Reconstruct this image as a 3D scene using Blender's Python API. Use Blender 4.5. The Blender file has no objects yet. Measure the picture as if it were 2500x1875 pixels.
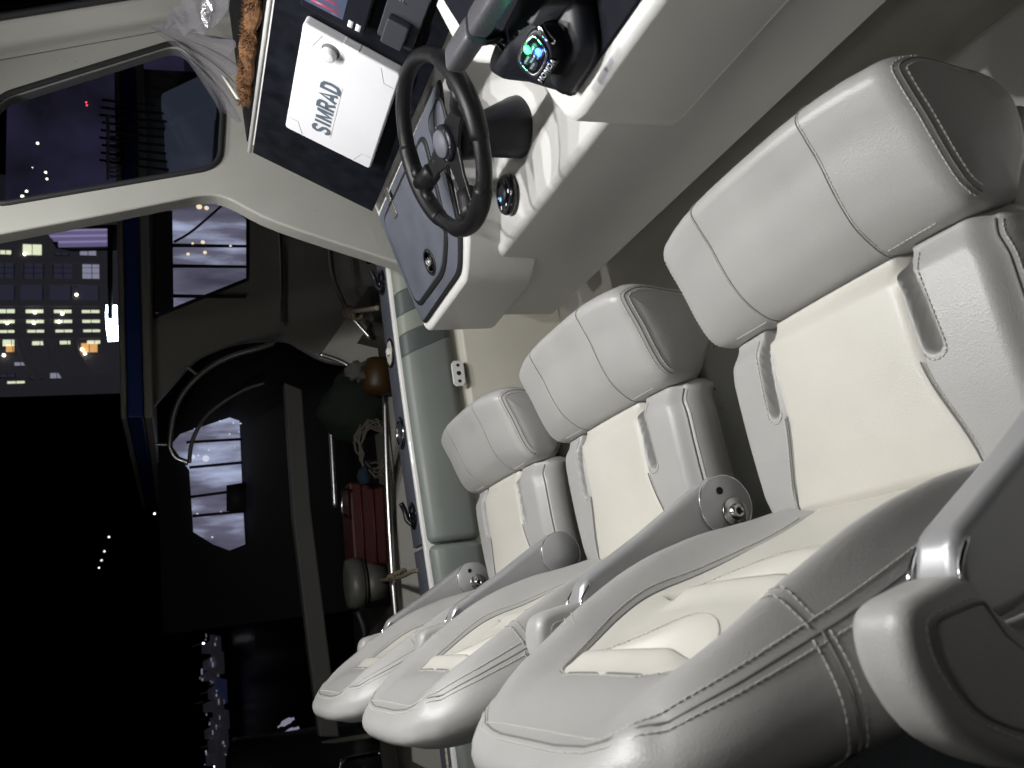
import bpy, bmesh, math, random
from mathutils import Vector, Matrix
random.seed(7)
C = bpy.context.scene.collection
S = bpy.context.scene
V = Vector
# ------------------------------------------------------------------ camera
# world: X towards the bow, Y to port, Z up; the lens is at the origin, 1.32 m over the cockpit sole
FOC = 1870/0.8848
Yd = V((-604, -717, 1870)).normalized()
Zd = V((163, 4740, 1870)); Zd = (Zd - Yd*Zd.dot(Yd)).normalized(); Zu = -Zd
Xd = Yd.cross(Zu)
if Xd[0] < 0: Xd = -Xd
ROWS = (Xd, Yd, Zu)
def ray(px, py):
    v = V((937.5-py, px-1250, FOC))
    return V((Xd.dot(v), Yd.dot(v), Zu.dot(v)))
def uy(px, py, y): r = ray(px, py); return r*(y/r.y)
def uz(px, py, z): r = ray(px, py); return r*(z/r.z)
def up(px, py, n, p0): r = ray(px, py); n = V(n); return r*(n.dot(V(p0))/n.dot(r))
cam = bpy.data.cameras.new('camera'); co = bpy.data.objects.new('camera', cam); C.objects.link(co)
ax = V((Xd[1], Yd[1], Zu[1])); ay = V((Xd[0], Yd[0], Zu[0])); az = -V((Xd[2], Yd[2], Zu[2]))
co.matrix_world = Matrix(((ax.x, ay.x, az.x, 0), (ax.y, ay.y, az.y, 0), (ax.z, ay.z, az.z, 0), (0, 0, 0, 1)))
cam.sensor_width = 36; cam.lens = 36*FOC/2500; cam.clip_start = .03; cam.clip_end = 2000
cam.dof.use_dof = True; cam.dof.focus_distance = 1.75; cam.dof.aperture_fstop = 8.5
S.camera = co
# ------------------------------------------------------------------ world, lamps, exposure (night)
w = bpy.data.worlds.new('World'); S.world = w; w.use_nodes = True
nt = w.node_tree; bg = nt.nodes['Background']
sky = nt.nodes.new('ShaderNodeTexSky'); sky.sky_type = 'NISHITA'; sky.sun_disc = False
sky.sun_elevation = math.radians(-6); sky.sun_rotation = math.radians(200)
nt.links.new(sky.outputs[0], bg.inputs[0]); bg.inputs[1].default_value = .004
S.view_settings.view_transform = 'Standard'; S.view_settings.look = 'None'
S.view_settings.exposure = 0; S.view_settings.gamma = 1
def lamp(name, loc, power, size=.03, col=(1, .985, .95), kind='POINT', target=None, spot=None):
    l = bpy.data.lights.new(name, kind); l.energy = power; l.color = col
    if kind in ('POINT', 'SPOT'): l.shadow_soft_size = size
    if kind == 'AREA': l.size = size
    if spot: l.spot_size = math.radians(spot); l.spot_blend = .75
    o = bpy.data.objects.new(name, l); C.objects.link(o); o.location = loc
    if target: o.rotation_euler = (V(target)-V(loc)).to_track_quat('-Z', 'Y').to_euler()
    return o
for yy_, pw_ in ((.98, 46), (1.32, 56), (1.74, 42)):
    lamp('hardtop_lamp', (.86, yy_, .88), pw_, .013, (1, .99, .975), 'SPOT', (.66, yy_+.02, -.8), 152)
for xx_, yy_, pw_ in ((-.45, 1.15, 5.5), (-.62, 1.95, 6), (.42, .02, 6)):
    lamp('cockpit_fill', (xx_, yy_, .88), pw_, .013)  # unseen fill lights, added to lift the console face, floor and starboard sides
# ------------------------------------------------------------------ materials
MATS = {}
def mat(name, col, rough=.5, metal=0, bump=0, bscale=300, var=0, vscale=6, spec=.5, emit=None, estr=0, kind='noise', coat=0, dirt=None):
    m = bpy.data.materials.new(name); m.use_nodes = True; n = m.node_tree; b = n.nodes['Principled BSDF']
    b.inputs['Base Color'].default_value = (*col, 1); b.inputs['Roughness'].default_value = rough
    b.inputs['Metallic'].default_value = metal; b.inputs['Specular IOR Level'].default_value = spec
    b.inputs['Coat Weight'].default_value = coat
    tc = n.nodes.new('ShaderNodeTexCoord')
    if var:
        t = n.nodes.new('ShaderNodeTexNoise'); t.inputs['Scale'].default_value = vscale; t.inputs['Detail'].default_value = 6
        n.links.new(tc.outputs['Object'], t.inputs[0])
        r = n.nodes.new('ShaderNodeMapRange'); r.inputs[1].default_value = .3; r.inputs[2].default_value = .7
        r.inputs[3].default_value = 1-var; r.inputs[4].default_value = 1+var
        n.links.new(t.outputs[0], r.inputs[0])
        mx = n.nodes.new('ShaderNodeVectorMath'); mx.operation = 'SCALE'; mx.inputs[0].default_value = col
        n.links.new(r.outputs[0], mx.inputs['Scale']); src = mx.outputs[0]
        if dirt:
            t2 = n.nodes.new('ShaderNodeTexNoise'); t2.inputs['Scale'].default_value = dirt[1]; t2.inputs['Detail'].default_value = 8
            n.links.new(tc.outputs['Object'], t2.inputs[0])
            r2 = n.nodes.new('ShaderNodeMapRange'); r2.inputs[1].default_value = dirt[2]; r2.inputs[2].default_value = dirt[2]+.05
            n.links.new(t2.outputs[0], r2.inputs[0])
            m2 = n.nodes.new('ShaderNodeMix'); m2.data_type = 'RGBA'; m2.inputs[7].default_value = (*dirt[0], 1)
            n.links.new(r2.outputs[0], m2.inputs[0]); n.links.new(src, m2.inputs[6]); src = m2.outputs[2]
        n.links.new(src, b.inputs['Base Color'])
        rr = n.nodes.new('ShaderNodeMapRange'); rr.inputs[1].default_value = .3; rr.inputs[2].default_value = .7
        rr.inputs[3].default_value = rough*.88; rr.inputs[4].default_value = min(1, rough*1.12)
        n.links.new(t.outputs[0], rr.inputs[0]); n.links.new(rr.outputs[0], b.inputs['Roughness'])
    if bump:
        if kind == 'leather':
            t = n.nodes.new('ShaderNodeTexVoronoi'); t.feature = 'SMOOTH_F1'; out = t.outputs['Distance']
        elif kind == 'weave':
            t = n.nodes.new('ShaderNodeTexChecker'); out = t.outputs['Fac']
        else:
            t = n.nodes.new('ShaderNodeTexNoise'); t.inputs['Detail'].default_value = 4; out = t.outputs[0]
        t.inputs['Scale'].default_value = bscale
        n.links.new(tc.outputs['Object'], t.inputs[0])
        bm_ = n.nodes.new('ShaderNodeBump'); bm_.inputs['Strength'].default_value = bump; bm_.inputs['Distance'].default_value = .001
        n.links.new(out, bm_.inputs['Height']); n.links.new(bm_.outputs[0], b.inputs['Normal'])
    if emit:
        b.inputs['Emission Color'].default_value = (*emit, 1); b.inputs['Emission Strength'].default_value = estr
    MATS[name] = m; return m
grey = mat('grey_leather', (.395, .39, .38), .38, bump=.28, bscale=700, kind='leather', var=.04, vscale=9)
cream = mat('cream_leather', (.59, .573, .518), .44, bump=.25, bscale=700, kind='leather', var=.03, vscale=9, dirt=((.45, .42, .36), 28, .74))
thread = mat('pale_thread', (.58, .565, .53), .6)
seamm = mat('dark_seam', (.17, .167, .163), .7)  # one even dark tone for the seam lines
silver = mat('silver_paint', (.40, .40, .41), .36, metal=.35, var=.05, bump=.05, bscale=900)
chrome = mat('chrome', (.75, .75, .76), .12, metal=1)
steel = mat('stainless_steel', (.55, .54, .52), .25, metal=1)
railm = mat('rail_steel', (.8, .79, .77), .32, metal=1)
gel = mat('white_gelcoat', (.68, .675, .655), .38, var=.03, bump=.04, bscale=500, dirt=((.35, .33, .29), 60, .74), coat=.3)
gelg = mat('weathered_gelcoat', (.26, .258, .235), .5, var=.06, vscale=4, bump=.08, bscale=300, dirt=((.13, .125, .11), 75, .70), coat=.25)
tan = mat('tan_gelcoat', (.62, .60, .55), .55, var=.05, bump=.1, bscale=400)
linerm = mat('beige_liner', (.52, .50, .43), .5, var=.03, bump=.05)
eva = mat('slate_deck_foam', (.085, .092, .115), .6, var=.1, vscale=14, bump=.25, bscale=700)
evad = mat('dark_deck_foam', (.022, .028, .034), .8, var=.1, bump=.3, bscale=600)
dash = mat('black_dash_vinyl', (.0045, .0055, .009), .6, bump=.25, bscale=900, var=.6, vscale=22, spec=.14)
dashc = mat('black_dash_carpet', (.006, .007, .012), .85, spec=.2, bump=.5, bscale=900, var=.3, vscale=30)
blk = mat('black_plastic', (.009, .010, .015), .42, var=.1, spec=.35)
blkg = mat('black_gloss', (.006, .006, .008), .12)
rubber = mat('black_rubber', (.008, .008, .009), .55)
wheelm = mat('wheel_polyurethane', (.007, .007, .008), .34, bump=.9, bscale=420, spec=.35)
grip = mat('wheel_grip', (.007, .007, .008), .42, bump=1, bscale=420, kind='weave', spec=.3)
hubm = mat('hub_cap', (.11, .115, .14), .6, bump=.2, bscale=900)
whitep = mat('white_cover_plastic', (.74, .74, .77), .42, var=.02, bump=.03, dirt=((.4, .4, .42), 30, .8))
slate = mat('slate_letter', (.10, .13, .165), .6)
whitel = mat('white_letter', (.7, .7, .7), .5, emit=(.8, .85, 1), estr=.25)
silverl = mat('silver_letter', (.5, .5, .52), .3, metal=.6)
lever = mat('lever_grip', (.075, .075, .085), .42, bump=.9, bscale=260)
sage = mat('sage_vinyl', (.20, .22, .205), .5, bump=.2, bscale=600, var=.05, vscale=5)
sagel = mat('pale_sage_vinyl', (.26, .28, .24), .5, bump=.2, bscale=600)
sagedk = mat('dark_sage_vinyl', (.085, .098, .098), .5, bump=.2, bscale=600)
fur = mat('brown_towel', (.13, .06, .022), .95, var=.6, vscale=70, bump=1, bscale=250)
led_g = mat('green_led', (.1, .8, .3), .4, emit=(.04, 1, .22), estr=4)
led_b = mat('blue_led', (.1, .2, .9), .4, emit=(.03, .12, 1), estr=6)
screenm = mat('lit_screen', (.02, .02, .04), .2, emit=(.25, .3, .5), estr=.35)
tape = mat('pale_tape', (.5, .49, .42), .6)
def glassmat(name, tint, refl, rough=.02):
    m = bpy.data.materials.new(name); m.use_nodes = True; n = m.node_tree; n.nodes.clear()
    o = n.nodes.new('ShaderNodeOutputMaterial'); t = n.nodes.new('ShaderNodeBsdfTransparent'); g = n.nodes.new('ShaderNodeBsdfGlossy')
    t.inputs[0].default_value = (*tint, 1); g.inputs['Roughness'].default_value = rough; mx = n.nodes.new('ShaderNodeMixShader')
    f = n.nodes.new('ShaderNodeLayerWeight'); f.inputs[0].default_value = refl
    n.links.new(f.outputs['Fresnel'], mx.inputs[0]); n.links.new(t.outputs[0], mx.inputs[1]); n.links.new(g.outputs[0], mx.inputs[2])
    n.links.new(mx.outputs[0], o.inputs[0]); return m
glass = glassmat('window_glass', (.55, .56, .62), .25)
# ------------------------------------------------------------------ object helpers
def obj(name, bm, m, parent=None, smooth=True, bevel=0, seg=3, subd=0):
    bmesh.ops.recalc_face_normals(bm, faces=bm.faces[:])
    me = bpy.data.meshes.new(name); bm.to_mesh(me); bm.free()
    o = bpy.data.objects.new(name, me); C.objects.link(o)
    if m: me.materials.append(m)
    if parent is not None:
        o.parent = parent; o.matrix_parent_inverse = Matrix.Translation(-V(wloc(parent)))
    if smooth:
        for p in me.polygons: p.use_smooth = True
    if bevel:
        b = o.modifiers.new('bevel', 'BEVEL'); b.width = bevel; b.segments = seg; b.limit_method = 'ANGLE'; b.angle_limit = math.radians(35)
        b.harden_normals = True
    if subd:
        s = o.modifiers.new('sub', 'SUBSURF'); s.levels = subd; s.render_levels = subd
    return o
def wloc(o):
    l = o.location.copy()
    return l
def thing(name, label, cat, loc, group=None, kind=None):
    o = bpy.data.objects.new(name, None); C.objects.link(o); o.location = loc; o.empty_display_size = .1
    tag(o, label, cat, group, kind); return o
def tag(o, label=None, cat=None, group=None, kind=None):
    if label: o['label'] = label
    if cat: o['category'] = cat
    if group: o['group'] = group
    if kind: o['kind'] = kind
    return o
def struct(name, bm, m, label=None, **k):
    o = obj(name, bm, m, **k); o['kind'] = 'structure'
    if label: o['label'] = label
    return o
def box(bm, x0, x1, y0, y1, z0, z1):
    vs = [bm.verts.new((x, y, z)) for x in (x0, x1) for y in (y0, y1) for z in (z0, z1)]
    for f in ((0, 1, 3, 2), (4, 6, 7, 5), (0, 4, 5, 1), (2, 3, 7, 6), (0, 2, 6, 4), (1, 5, 7, 3)): bm.faces.new([vs[i] for i in f])
    return vs
def tube(bm, pts, r, n=10, caps=True, closed=False, flat=None):
    pts = [V(p) for p in pts]; rings = []; prev = None
    for i, p in enumerate(pts):
        a = pts[(i-1) % len(pts)] if (i or closed) else p; b = pts[(i+1) % len(pts)] if (i < len(pts)-1 or closed) else p
        t = (b-a).normalized()
        if prev is None:
            u = t.orthogonal().normalized()
        else:
            u = (prev - t*prev.dot(t)).normalized()
        prev = u; v = t.cross(u)
        rr = r[i] if isinstance(r, (list, tuple)) else r
        rings.append([bm.verts.new(p + u*math.cos(2*math.pi*k/n)*rr + v*math.sin(2*math.pi*k/n)*rr*(flat or 1)) for k in range(n)])
    m = len(rings)
    for i in range(m if closed else m-1):
        A, B = rings[i], rings[(i+1) % m]
        for k in range(n): bm.faces.new((A[k], A[(k+1) % n], B[(k+1) % n], B[k]))
    if caps and not closed:
        bm.faces.new(rings[0][::-1]); bm.faces.new(rings[-1])
def smoothpts(pts, n=6, closed=False):
    pts = [V(p) for p in pts]; out = []; L = len(pts)
    rng = range(L if closed else L-1)
    for i in rng:
        p0 = pts[(i-1) % L] if (closed or i) else pts[0]; p1 = pts[i]; p2 = pts[(i+1) % L]
        p3 = pts[(i+2) % L] if (closed or i+2 < L) else pts[-1]
        for k in range(n):
            t = k/n
            out.append(.5*((2*p1)+(-p0+p2)*t+(2*p0-5*p1+4*p2-p3)*t*t+(-p0+3*p1-3*p2+p3)*t**3))
    if not closed: out.append(pts[-1])
    return out
def prism(bm, pts, off):
    off = V(off); a = [bm.verts.new(V(p)) for p in pts]; b = [bm.verts.new(V(p)+off) for p in pts]; n = len(pts)
    bm.faces.new(a); bm.faces.new(b[::-1])
    for i in range(n): bm.faces.new((a[i], b[i], b[(i+1) % n], a[(i+1) % n]))
def disc(bm, c, nrm, r, h, n=32, r2=None):
    c = V(c); nrm = V(nrm).normalized(); u = nrm.orthogonal().normalized(); v = nrm.cross(u); r2 = r if r2 is None else r2
    a = [bm.verts.new(c+(u*math.cos(2*math.pi*k/n)+v*math.sin(2*math.pi*k/n))*r) for k in range(n)]
    b = [bm.verts.new(c+nrm*h+(u*math.cos(2*math.pi*k/n)+v*math.sin(2*math.pi*k/n))*r2) for k in range(n)]
    bm.faces.new(a[::-1]); bm.faces.new(b)
    for k in range(n): bm.faces.new((a[k], a[(k+1) % n], b[(k+1) % n], b[k]))
def lathe(bm, c, axis, prof, n=32):
    c = V(c); ax_ = V(axis).normalized(); u = ax_.orthogonal().normalized(); v = ax_.cross(u); rings = []
    for r, h in prof:
        rings.append([bm.verts.new(c+ax_*h+(u*math.cos(2*math.pi*k/n)+v*math.sin(2*math.pi*k/n))*max(r, 1e-4)) for k in range(n)])
    for A, B in zip(rings, rings[1:]):
        for k in range(n): bm.faces.new((A[k], A[(k+1) % n], B[(k+1) % n], B[k]))
    bm.faces.new(rings[0][::-1]); bm.faces.new(rings[-1])
def torus(bm, c, nrm, R, r, n=48, m=10, flat=1):
    c = V(c); nrm = V(nrm).normalized(); u = nrm.orthogonal().normalized(); v = nrm.cross(u)
    tube(bm, [c+(u*math.cos(2*math.pi*k/n)+v*math.sin(2*math.pi*k/n))*R for k in range(n)], r, m, closed=True)
def stitches(bm, pts, nrms, L=.0044, gap=.0022, r=.00078, lift=.0003):
    """short thread dashes along a polyline"""
    pts = [V(p) for p in pts]; d = [0]
    for a, b in zip(pts, pts[1:]): d.append(d[-1]+(b-a).length)
    def at(s):
        for i in range(len(pts)-1):
            if s <= d[i+1]:
                t = (s-d[i])/max(1e-9, d[i+1]-d[i]); return pts[i].lerp(pts[i+1], t), V(nrms[i]).lerp(V(nrms[i+1]), t).normalized()
        return pts[-1], V(nrms[-1]).normalized()
    s = gap
    while s+L < d[-1]:
        (a, na), (m_, nm), (b, nb) = at(s), at(s+L/2), at(s+L)
        tube(bm, [a-na*r*.8, a+na*lift, m_+nm*(lift+r*.35), b+nb*lift, b-nb*r*.8], [r*.5, r, r, r, r*.5], 5)
        s += L+gap
def lerp(a, b, t): return a+(b-a)*t
GL = {'S': [[(.92, .78), (.80, .93), (.5, 1.0), (.2, .93), (.10, .76), (.2, .60), (.5, .50), (.80, .40), (.90, .23), (.8, .07), (.5, .0), (.2, .07), (.06, .22)]],
      'I': [[(.5, 0), (.5, 1)]], 'M': [[(.06, 0), (.06, 1)], [(.94, 0), (.94, 1)], [(.10, .95), (.5, .12), (.90, .95)]],
      'R': [[(.1, 0), (.1, 1), (.6, 1), (.85, .90), (.9, .75), (.85, .58), (.6, .48), (.1, .48)], [(.5, .48), (.92, 0)]],
      'A': [[(.02, 0), (.5, 1), (.98, 0)], [(.22, .30), (.78, .30)]], 'D': [[(.1, 0), (.1, 1), (.5, 1), (.8, .88), (.92, .5), (.8, .12), (.5, 0), (.1, 0)]]}
def heavy_text(word, m, O, right, upv, W, H, parent, th=.17):
    right = V(right).normalized(); upv = V(upv).normalized(); n = right.cross(upv).normalized(); wd = {'I': .42, 'M': 1.25}; tot = sum(wd.get(c, 1) for c in word)+.30*(len(word)-1)
    u = W/tot; x = 0; bm = bmesh.new(); k = 0
    for ch in word:
        w_ = wd.get(ch, 1)
        for st_ in GL[ch]:
            pts = [V(((p[0]*w_+x)*u-W/2, (p[1]-.5)*H, 0)) for p in st_]; hw = H*th/2; closed = (pts[0]-pts[-1]).length < 1e-6; L = []; k += 1
            if closed: pts = pts[:-1]
            N = len(pts)
            for i, p in enumerate(pts):
                a = pts[i-1] if (i or closed) else p; b = pts[(i+1) % N] if (i < N-1 or closed) else p
                d1 = (p-a).normalized() if a != p else (b-p).normalized(); d2 = (b-p).normalized() if b != p else d1
                q = V((-d1.y, d1.x, 0))+V((-d2.y, d2.x, 0)); q = q/max(.55, q.length**2/2)
                L.append((p+q*hw, p-q*hw))
            hgt = .0004+.00012*(k % 3)
            tr = lambda v, h: O+right*v.x+upv*v.y+n*h
            for i in range(N if closed else N-1):
                (a1, a2), (b1, b2) = L[i], L[(i+1) % N]
                bm.faces.new([bm.verts.new(tr(v, hgt)) for v in (a1, b1, b2, a2)])
        x += w_+.30
    return obj('lettering', bm, m, parent, smooth=False)
def interp(tab, x):
    if x <= tab[0][0]: return tab[0][1]
    for (a, fa), (b, fb) in zip(tab, tab[1:]):
        if x <= b: return fa+(fb-fa)*(x-a)/(b-a)
    return tab[-1][1]
def sinterp(tab, x):      # smooth (monotone-ish cubic)
    n = len(tab)
    if x <= tab[0][0]: return tab[0][1]
    if x >= tab[-1][0]: return tab[-1][1]
    for i in range(n-1):
        x1, y1 = tab[i]; x2, y2 = tab[i+1]
        if x <= x2:
            x0, y0 = tab[i-1] if i else (2*x1-x2, 2*y1-y2); x3, y3 = tab[i+2] if i+2 < n else (2*x2-x1, 2*y2-y1)
            m1 = (y2-y0)/(x2-x0); m2 = (y3-y1)/(x3-x1); h = x2-x1; t = (x-x1)/h
            return (2*t**3-3*t**2+1)*y1+(t**3-2*t**2+t)*h*m1+(-2*t**3+3*t**2)*y2+(t**3-t**2)*h*m2
def sst(a, b, x):
    t = max(0, min(1, (x-a)/(b-a))); return t*t*(3-2*t)
def text_obj(name, s, m, O, right, upv, size, parent=None, bold=0, depth=.0006, shear=0, sx=1, font_space=1):
    cu = bpy.data.curves.new(name, 'FONT'); cu.body = s; cu.size = 1; cu.extrude = 0; cu.offset = bold; cu.shear = shear; cu.space_character = font_space
    cu.align_x = 'CENTER'; cu.align_y = 'CENTER'
    t = bpy.data.objects.new('tmp', cu); C.objects.link(t); bpy.context.view_layer.update()
    me = t.evaluated_get(bpy.context.evaluated_depsgraph_get()).to_mesh()
    bm = bmesh.new(); bm.from_mesh(me); bpy.data.objects.remove(t)
    right = V(right).normalized(); upv = V(upv).normalized(); n = right.cross(upv)
    for v in bm.verts: v.co = V(O)+right*v.co.x*size*sx+upv*v.co.y*size+n*depth
    r = bmesh.ops.extrude_face_region(bm, geom=bm.faces[:])
    for v in [g for g in r['geom'] if isinstance(g, bmesh.types.BMVert)]: v.co += n*depth
    return obj(name, bm, m, parent, smooth=False)

# =================================================================== THE BOAT'S COCKPIT
ZF = -1.32
floor_bm = bmesh.new(); box(floor_bm, -2.6, 2.6, -1.2, 2.72, ZF-.1, ZF)
struct('floor', floor_bm, tan, 'tan moulded cockpit sole')
b = bmesh.new(); box(b, -2.4, .44, .1, 2.55, ZF, ZF+.012)
tag(obj('deck_mat', b, evad, bevel=.004), 'dark foam matting on the cockpit sole under and behind the seats', 'deck mat')
b = bmesh.new()
for x in (-1.05, -.55, -.30, -.14, .02): box(b, x, x+.010, .1, 2.55, ZF+.0125, ZF+.0165)
for y in (.62, .9): box(b, -2.4, -.15, y, y+.012, ZF+.0127, ZF+.0172)
tag(obj('deck_inlay', b, tan), 'pale straight inlay lines set in the dark deck matting behind the seats', 'deck inlay')
b = bmesh.new(); box(b, -.1, .83, -.9, 1.05, ZF, ZF+.05)
tag(obj('deck_hatch', b, gel, bevel=.012), 'pale raised deck hatch with a bright edge on the sole in front of the seats', 'hatch')

b = bmesh.new(); box(b, -1.0, 1.62, -.35, 2.25, .93, 1.0)
tag(obj('hardtop', b, mat('headliner', (.30, .30, .29), .8), bevel=.02), 'grey moulded hardtop roof overhead, above the seats and console', 'roof')
# ------------------------------------------------------------------ seats
OX, OZ = .2, ZF
def seat_pt(x, lat, z, cy): return V((x, cy+lat, z))
def loft(bm, prof, halfw, r, cy, bulge=.012, n=9, shrink=.85, center_crown=0):
    """closed XZ profile swept across the seat, edges rounded; returns grid [station][k] for stitch lines"""
    prof = [V((p[0], 0, p[1])) for p in prof]; m = len(prof)
    nr = []
    for i in range(m):
        t = (prof[(i+1) % m]-prof[i-1]).normalized(); nr.append(V((t.z, 0, -t.x)))
    cen = sum(prof, V())/m
    if sum((prof[i]-cen).dot(nr[i]) for i in range(m)) < 0: nr = [-q for q in nr]
    ys, offs = [], []
    half = [(halfw*k/6*(1-r/halfw), 0) for k in range(7)]
    for k in range(1, n+1):
        a = math.pi/2*k/n; half.append((halfw-r+r*math.sin(a), r*shrink*(1-math.cos(a))))
    full = [(-y, o) for y, o in half[:0:-1]]+half
    rings = []
    for y, o in full:
        cr = center_crown*(1-abs(y/halfw)**3.2)
        rings.append([bm.verts.new(seat_pt(0, y, 0, cy)+prof[i]-nr[i]*o+V((.55, 0, .83))*cr*sst(-.1, .75, nr[i].x*.6+nr[i].z*.8)) for i in range(m)])
    for A, B in zip(rings, rings[1:]):
        for k in range(m): bm.faces.new((A[k], A[(k+1) % m], B[(k+1) % m], B[k]))
    for R, sgn in ((rings[0], -1), (rings[-1], 1)):
        c = sum((v.co for v in R), V())/m
        last = R
        for f, bb in ((.93, .28), (.80, .58), (.62, .82), (.4, .95), (.18, 1)):
            nx = [bm.verts.new(c+(v.co-c)*f+V((0, sgn*bulge*bb, 0))) for v in R]
            for k in range(m): bm.faces.new((last[k], last[(k+1) % m], nx[(k+1) % m], nx[k]))
            last = nx
        bm.faces.new(last)
    return [[v.co.copy() for v in R] for R in rings], nr
def rnd_profile(pts, n=5): return [(p.x, p.z) for p in smoothpts([V((a, 0, b)) for a, b in pts], n, True)]
def seamline(bm_s, bm_t, pts, nrms, sides, w=.0055, dark=.0016, both=True):
    """dark seam with a thread row on each side; sides = unit vectors across the seam"""
    tube(bm_s, [p+n*.0001 for p, n in zip(pts, nrms)], dark, 6)
    for sg in ((-1, 1) if both else (1,)):
        stitches(bm_t, [p+s*w*sg for p, s in zip(pts, sides)], nrms)

HB = .50   # backrest height over the cushion
W_T = [(0, .21), (.06, .232), (.14, .248), (.22, .253), (.30, .248), (.37, .235), (.42, .222), (.455, .203), (.475, .181), (.488, .156), (.4955, .125), (.50, .07)]
XC_T = [(0, .083), (.06, .058), (.12, .037), (.2, .006), (.3, -.034), (.4, -.068), (.45, -.086), (.5, -.112)]
XR_T = [(0, -.045), (.1, -.085), (.2, -.12), (.3, -.143), (.4, -.158), (.46, -.165), (.5, -.168)]
WING_T = [(0, .012), (.08, .030), (.16, .046), (.25, .054), (.33, .045), (.40, .026), (.46, .010), (.5, .0)]
CREAM_T = [(0, .125), (.08, .137), (.17, .158), (.24, .172), (.30, .168), (.35, .152), (.385, .135), (.400, .122), (.408, .105), (.411, .085)]
def hollow(lat, h):
    d = 0
    # upper hollow under the head roll, lower hollow in the lumbar
    for h_top, dep, hw, hh in ((.378, .080, .128, .084), (.236, .075, .146, .092)):
        e = 1-(lat/hw)**2
        if e <= 0: continue
        bot = h_top-hh*math.sqrt(e)*(.45+.55*e)
        span = h_top-bot
        if h < bot or h > h_top+.001: continue
        t = (h-bot)/span
        side = sst(0, .20, e)
        d = max(d, dep*side*sst(0, .55, t))
    return d
def backfront(lat, h, W):
    s = abs(lat)/(W if h < .44 else max(W, .195))
    x = sinterp(XC_T, h)
    x += sinterp(WING_T, h)*math.exp(-((s-.86)/(.17 if s < .86 else .10))**2)     # side wings
    x -= .004*sst(.96, 1, s)
    x += .008*math.exp(-(lat/.11)**2)*math.exp(-((h-.27)/.035)**2)                # lumbar bridge
    x += .008*math.exp(-((h-.43)/.04)**2)*(1-s*s)
    for ht in (.378, .236): x += .014*sst(ht-.001, ht+.004, h)*(1-sst(ht+.005, ht+.034, h))*(1-sst(.085, .135, abs(lat)))
    # piping ditch round the cream insert
    c = sinterp(CREAM_T, h) if h < .411 else 0
    if h < .415: x -= .004*math.exp(-((abs(lat)-c)/.004)**2)
    return x-hollow(lat, h)
def radv(lat, h):
    a = V((0, 1 if lat > 0 else -1, 0)); b_ = V((0, lat*.9, max(.02, h-.34)*1.15)).normalized(); return a.lerp(b_, sst(.30, .45, h)).normalized()
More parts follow.
